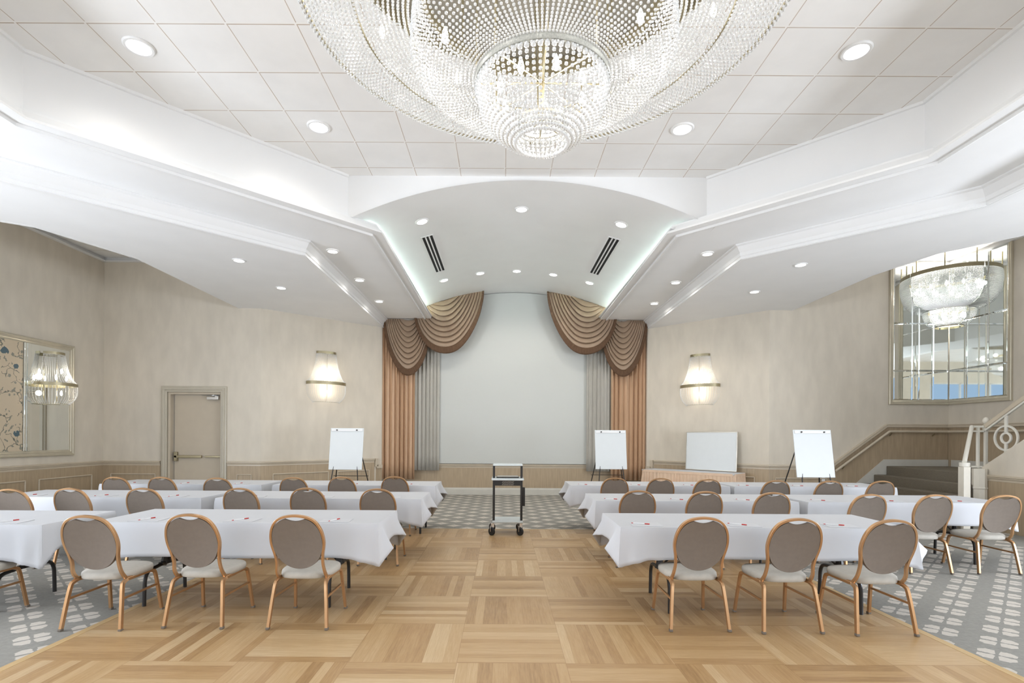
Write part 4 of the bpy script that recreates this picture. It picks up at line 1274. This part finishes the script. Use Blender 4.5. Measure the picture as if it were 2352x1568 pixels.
# balustrade
rl = sc_
n1, n2, n3 = Vector((7.66, 8.74, 0)), Vector((8.33, 9.36, 0)), Vector((8.55, 9.36, 0))
MB().box((n1.x, n1.y, .56), (.115, .115, 1.12)).build('newel_post', PINE, rl, bevel=.006)
MB().tube([(n1.x, n1.y, 1.12), (n1.x, n1.y, 1.19)], .075, 16, radii=[.07, .075]).build('newel_cap', IRON, rl, bevel=.01)
MB().lathe([(.105, 0), (.105, .70), (.112, .71), (.112, .73), (.105, .74), (.105, 1.06), (.001, 1.06)], 8, (8.40, 9.28, 0)).build('newel_base', PINE, rl, smooth=.3)
MB().tube([(n1.x, n1.y, 1.20), (n2.x, n2.y, 1.80)], .032, 12).build('handrail', IRON, rl)
MB().tube([(n2.x, n2.y, 1.80), (n3.x, n3.y, 1.80)], 0, rect=(.05, .035)).build('handrail', IRON, rl, bevel=.006)
mb = MB(); mb.tube([(n2.x, n2.y, 1.72), (n3.x, n3.y, 1.72)], 0, rect=(.03, .03)); mb.tube([(n2.x, n2.y, 1.09), (n3.x, n3.y, 1.09)], 0, rect=(.03, .03)); mb.build('cross_bar', IRON, rl, bevel=.004)
for x in (8.44, 8.58): MB().box((x, n3.y, 1.43), (.05 if x > 8.5 else .04, .04, .72)).build('baluster', IRON, rl, bevel=.004)
MB().lathe([(.001,.10),(.03,.09),(.05,.06),(.055,.03),(.045,0),(.028,-.02),(.03,-.03),(.05,-.045),(.055,-.07),(.05,-.14),(.001,-.16)], 20, (8.585, 9.36, 1.87)).build('finial', PINE, rl)
mb = MB(); mb.tube([(8.55, 9.33, 1.80), (8.55, 7.35, 1.80 + .66*1.98)], 0, rect=(.06, .075)); mb.build('handrail', RAIL, rl, bevel=.01)
mb = MB(); mb.tube([(8.55, 9.33, 1.735), (8.55, 7.35, 1.735 + .66*1.98)], 0, rect=(.04, .03)); mb.build('cross_bar', IRON, rl, bevel=.004)
for yc in (8.95, 8.40, 7.85):
    zc = 1.60 + .66*(8.95 - yc)
    for r, w in ((.205, .030), (.085, .032)):
        MB().tube([(8.55, yc + r*math.cos(2*PI*i/40), zc + r*math.sin(2*PI*i/40)) for i in range(40)], 0, rect=(w, .024), up=(1,0,0), closed=True).build('ring', IRON, rl)
    for a, b in ((.085, .42), (-.30, -.085)):
        MB().box((8.55, yc, zc + (a+b)/2), (.03, .045, b-a)).build('baluster', IRON, rl, bevel=.003)

# ------------------------------------------------------------------ daylight through the windows
for x in (-4.2, 4.8):
    o = lamp('window_light', 'AREA', (x, YN + .05, 1.95), 60, (.92,.95,1), shape='RECTANGLE', size=5.8, size_y=2.6)
    o.rotation_euler = (PI/2, 0, 0)
for x, s in ((XL + .05, 1), (XR - .05, -1)):
    o = lamp('window_light', 'AREA', (x, 2.1, 1.5), 420, (.84,.90,1), shape='RECTANGLE', size=1.9, size_y=6.4)
    o.rotation_euler = (0, -s*PI/2, 0)

# ------------------------------------------------------------------ world, camera, view
W = bpy.data.worlds.new('world'); bpy.context.scene.world = W; W.use_nodes = True
W.node_tree.nodes['Background'].inputs[0].default_value = (.75,.85,1,1); W.node_tree.nodes['Background'].inputs[1].default_value = .5

cam = bpy.data.cameras.new('camera'); co = bpy.data.objects.new('camera', cam); C.objects.link(co)
cam.sensor_width = 36; cam.lens = F/2352*36
cam.shift_x = (1176 - VX)/2352; cam.shift_y = (VY - 784)/2352
cam.clip_start = .05; cam.clip_end = 100
co.matrix_world = Matrix.Translation((0, 0, EYE)) @ Matrix.Rotation(PI/2, 4, 'X') @ Matrix.Rotation(ROLL, 4, 'Z')
S = bpy.context.scene
S.camera = co
S.view_settings.view_transform = 'Standard'; S.view_settings.look = 'None'; S.view_settings.gamma = 1.0
S.view_settings.use_curve_mapping = False
S.view_settings.exposure = 0.65
S.cycles.max_bounces = 8; S.cycles.diffuse_bounces = 4; S.cycles.glossy_bounces = 4; S.cycles.transmission_bounces = 5
S.cycles.transparent_max_bounces = 4; S.cycles.caustics_reflective = False; S.cycles.caustics_refractive = False
S.cycles.sample_clamp_indirect = 6; S.cycles.adaptive_threshold = .03
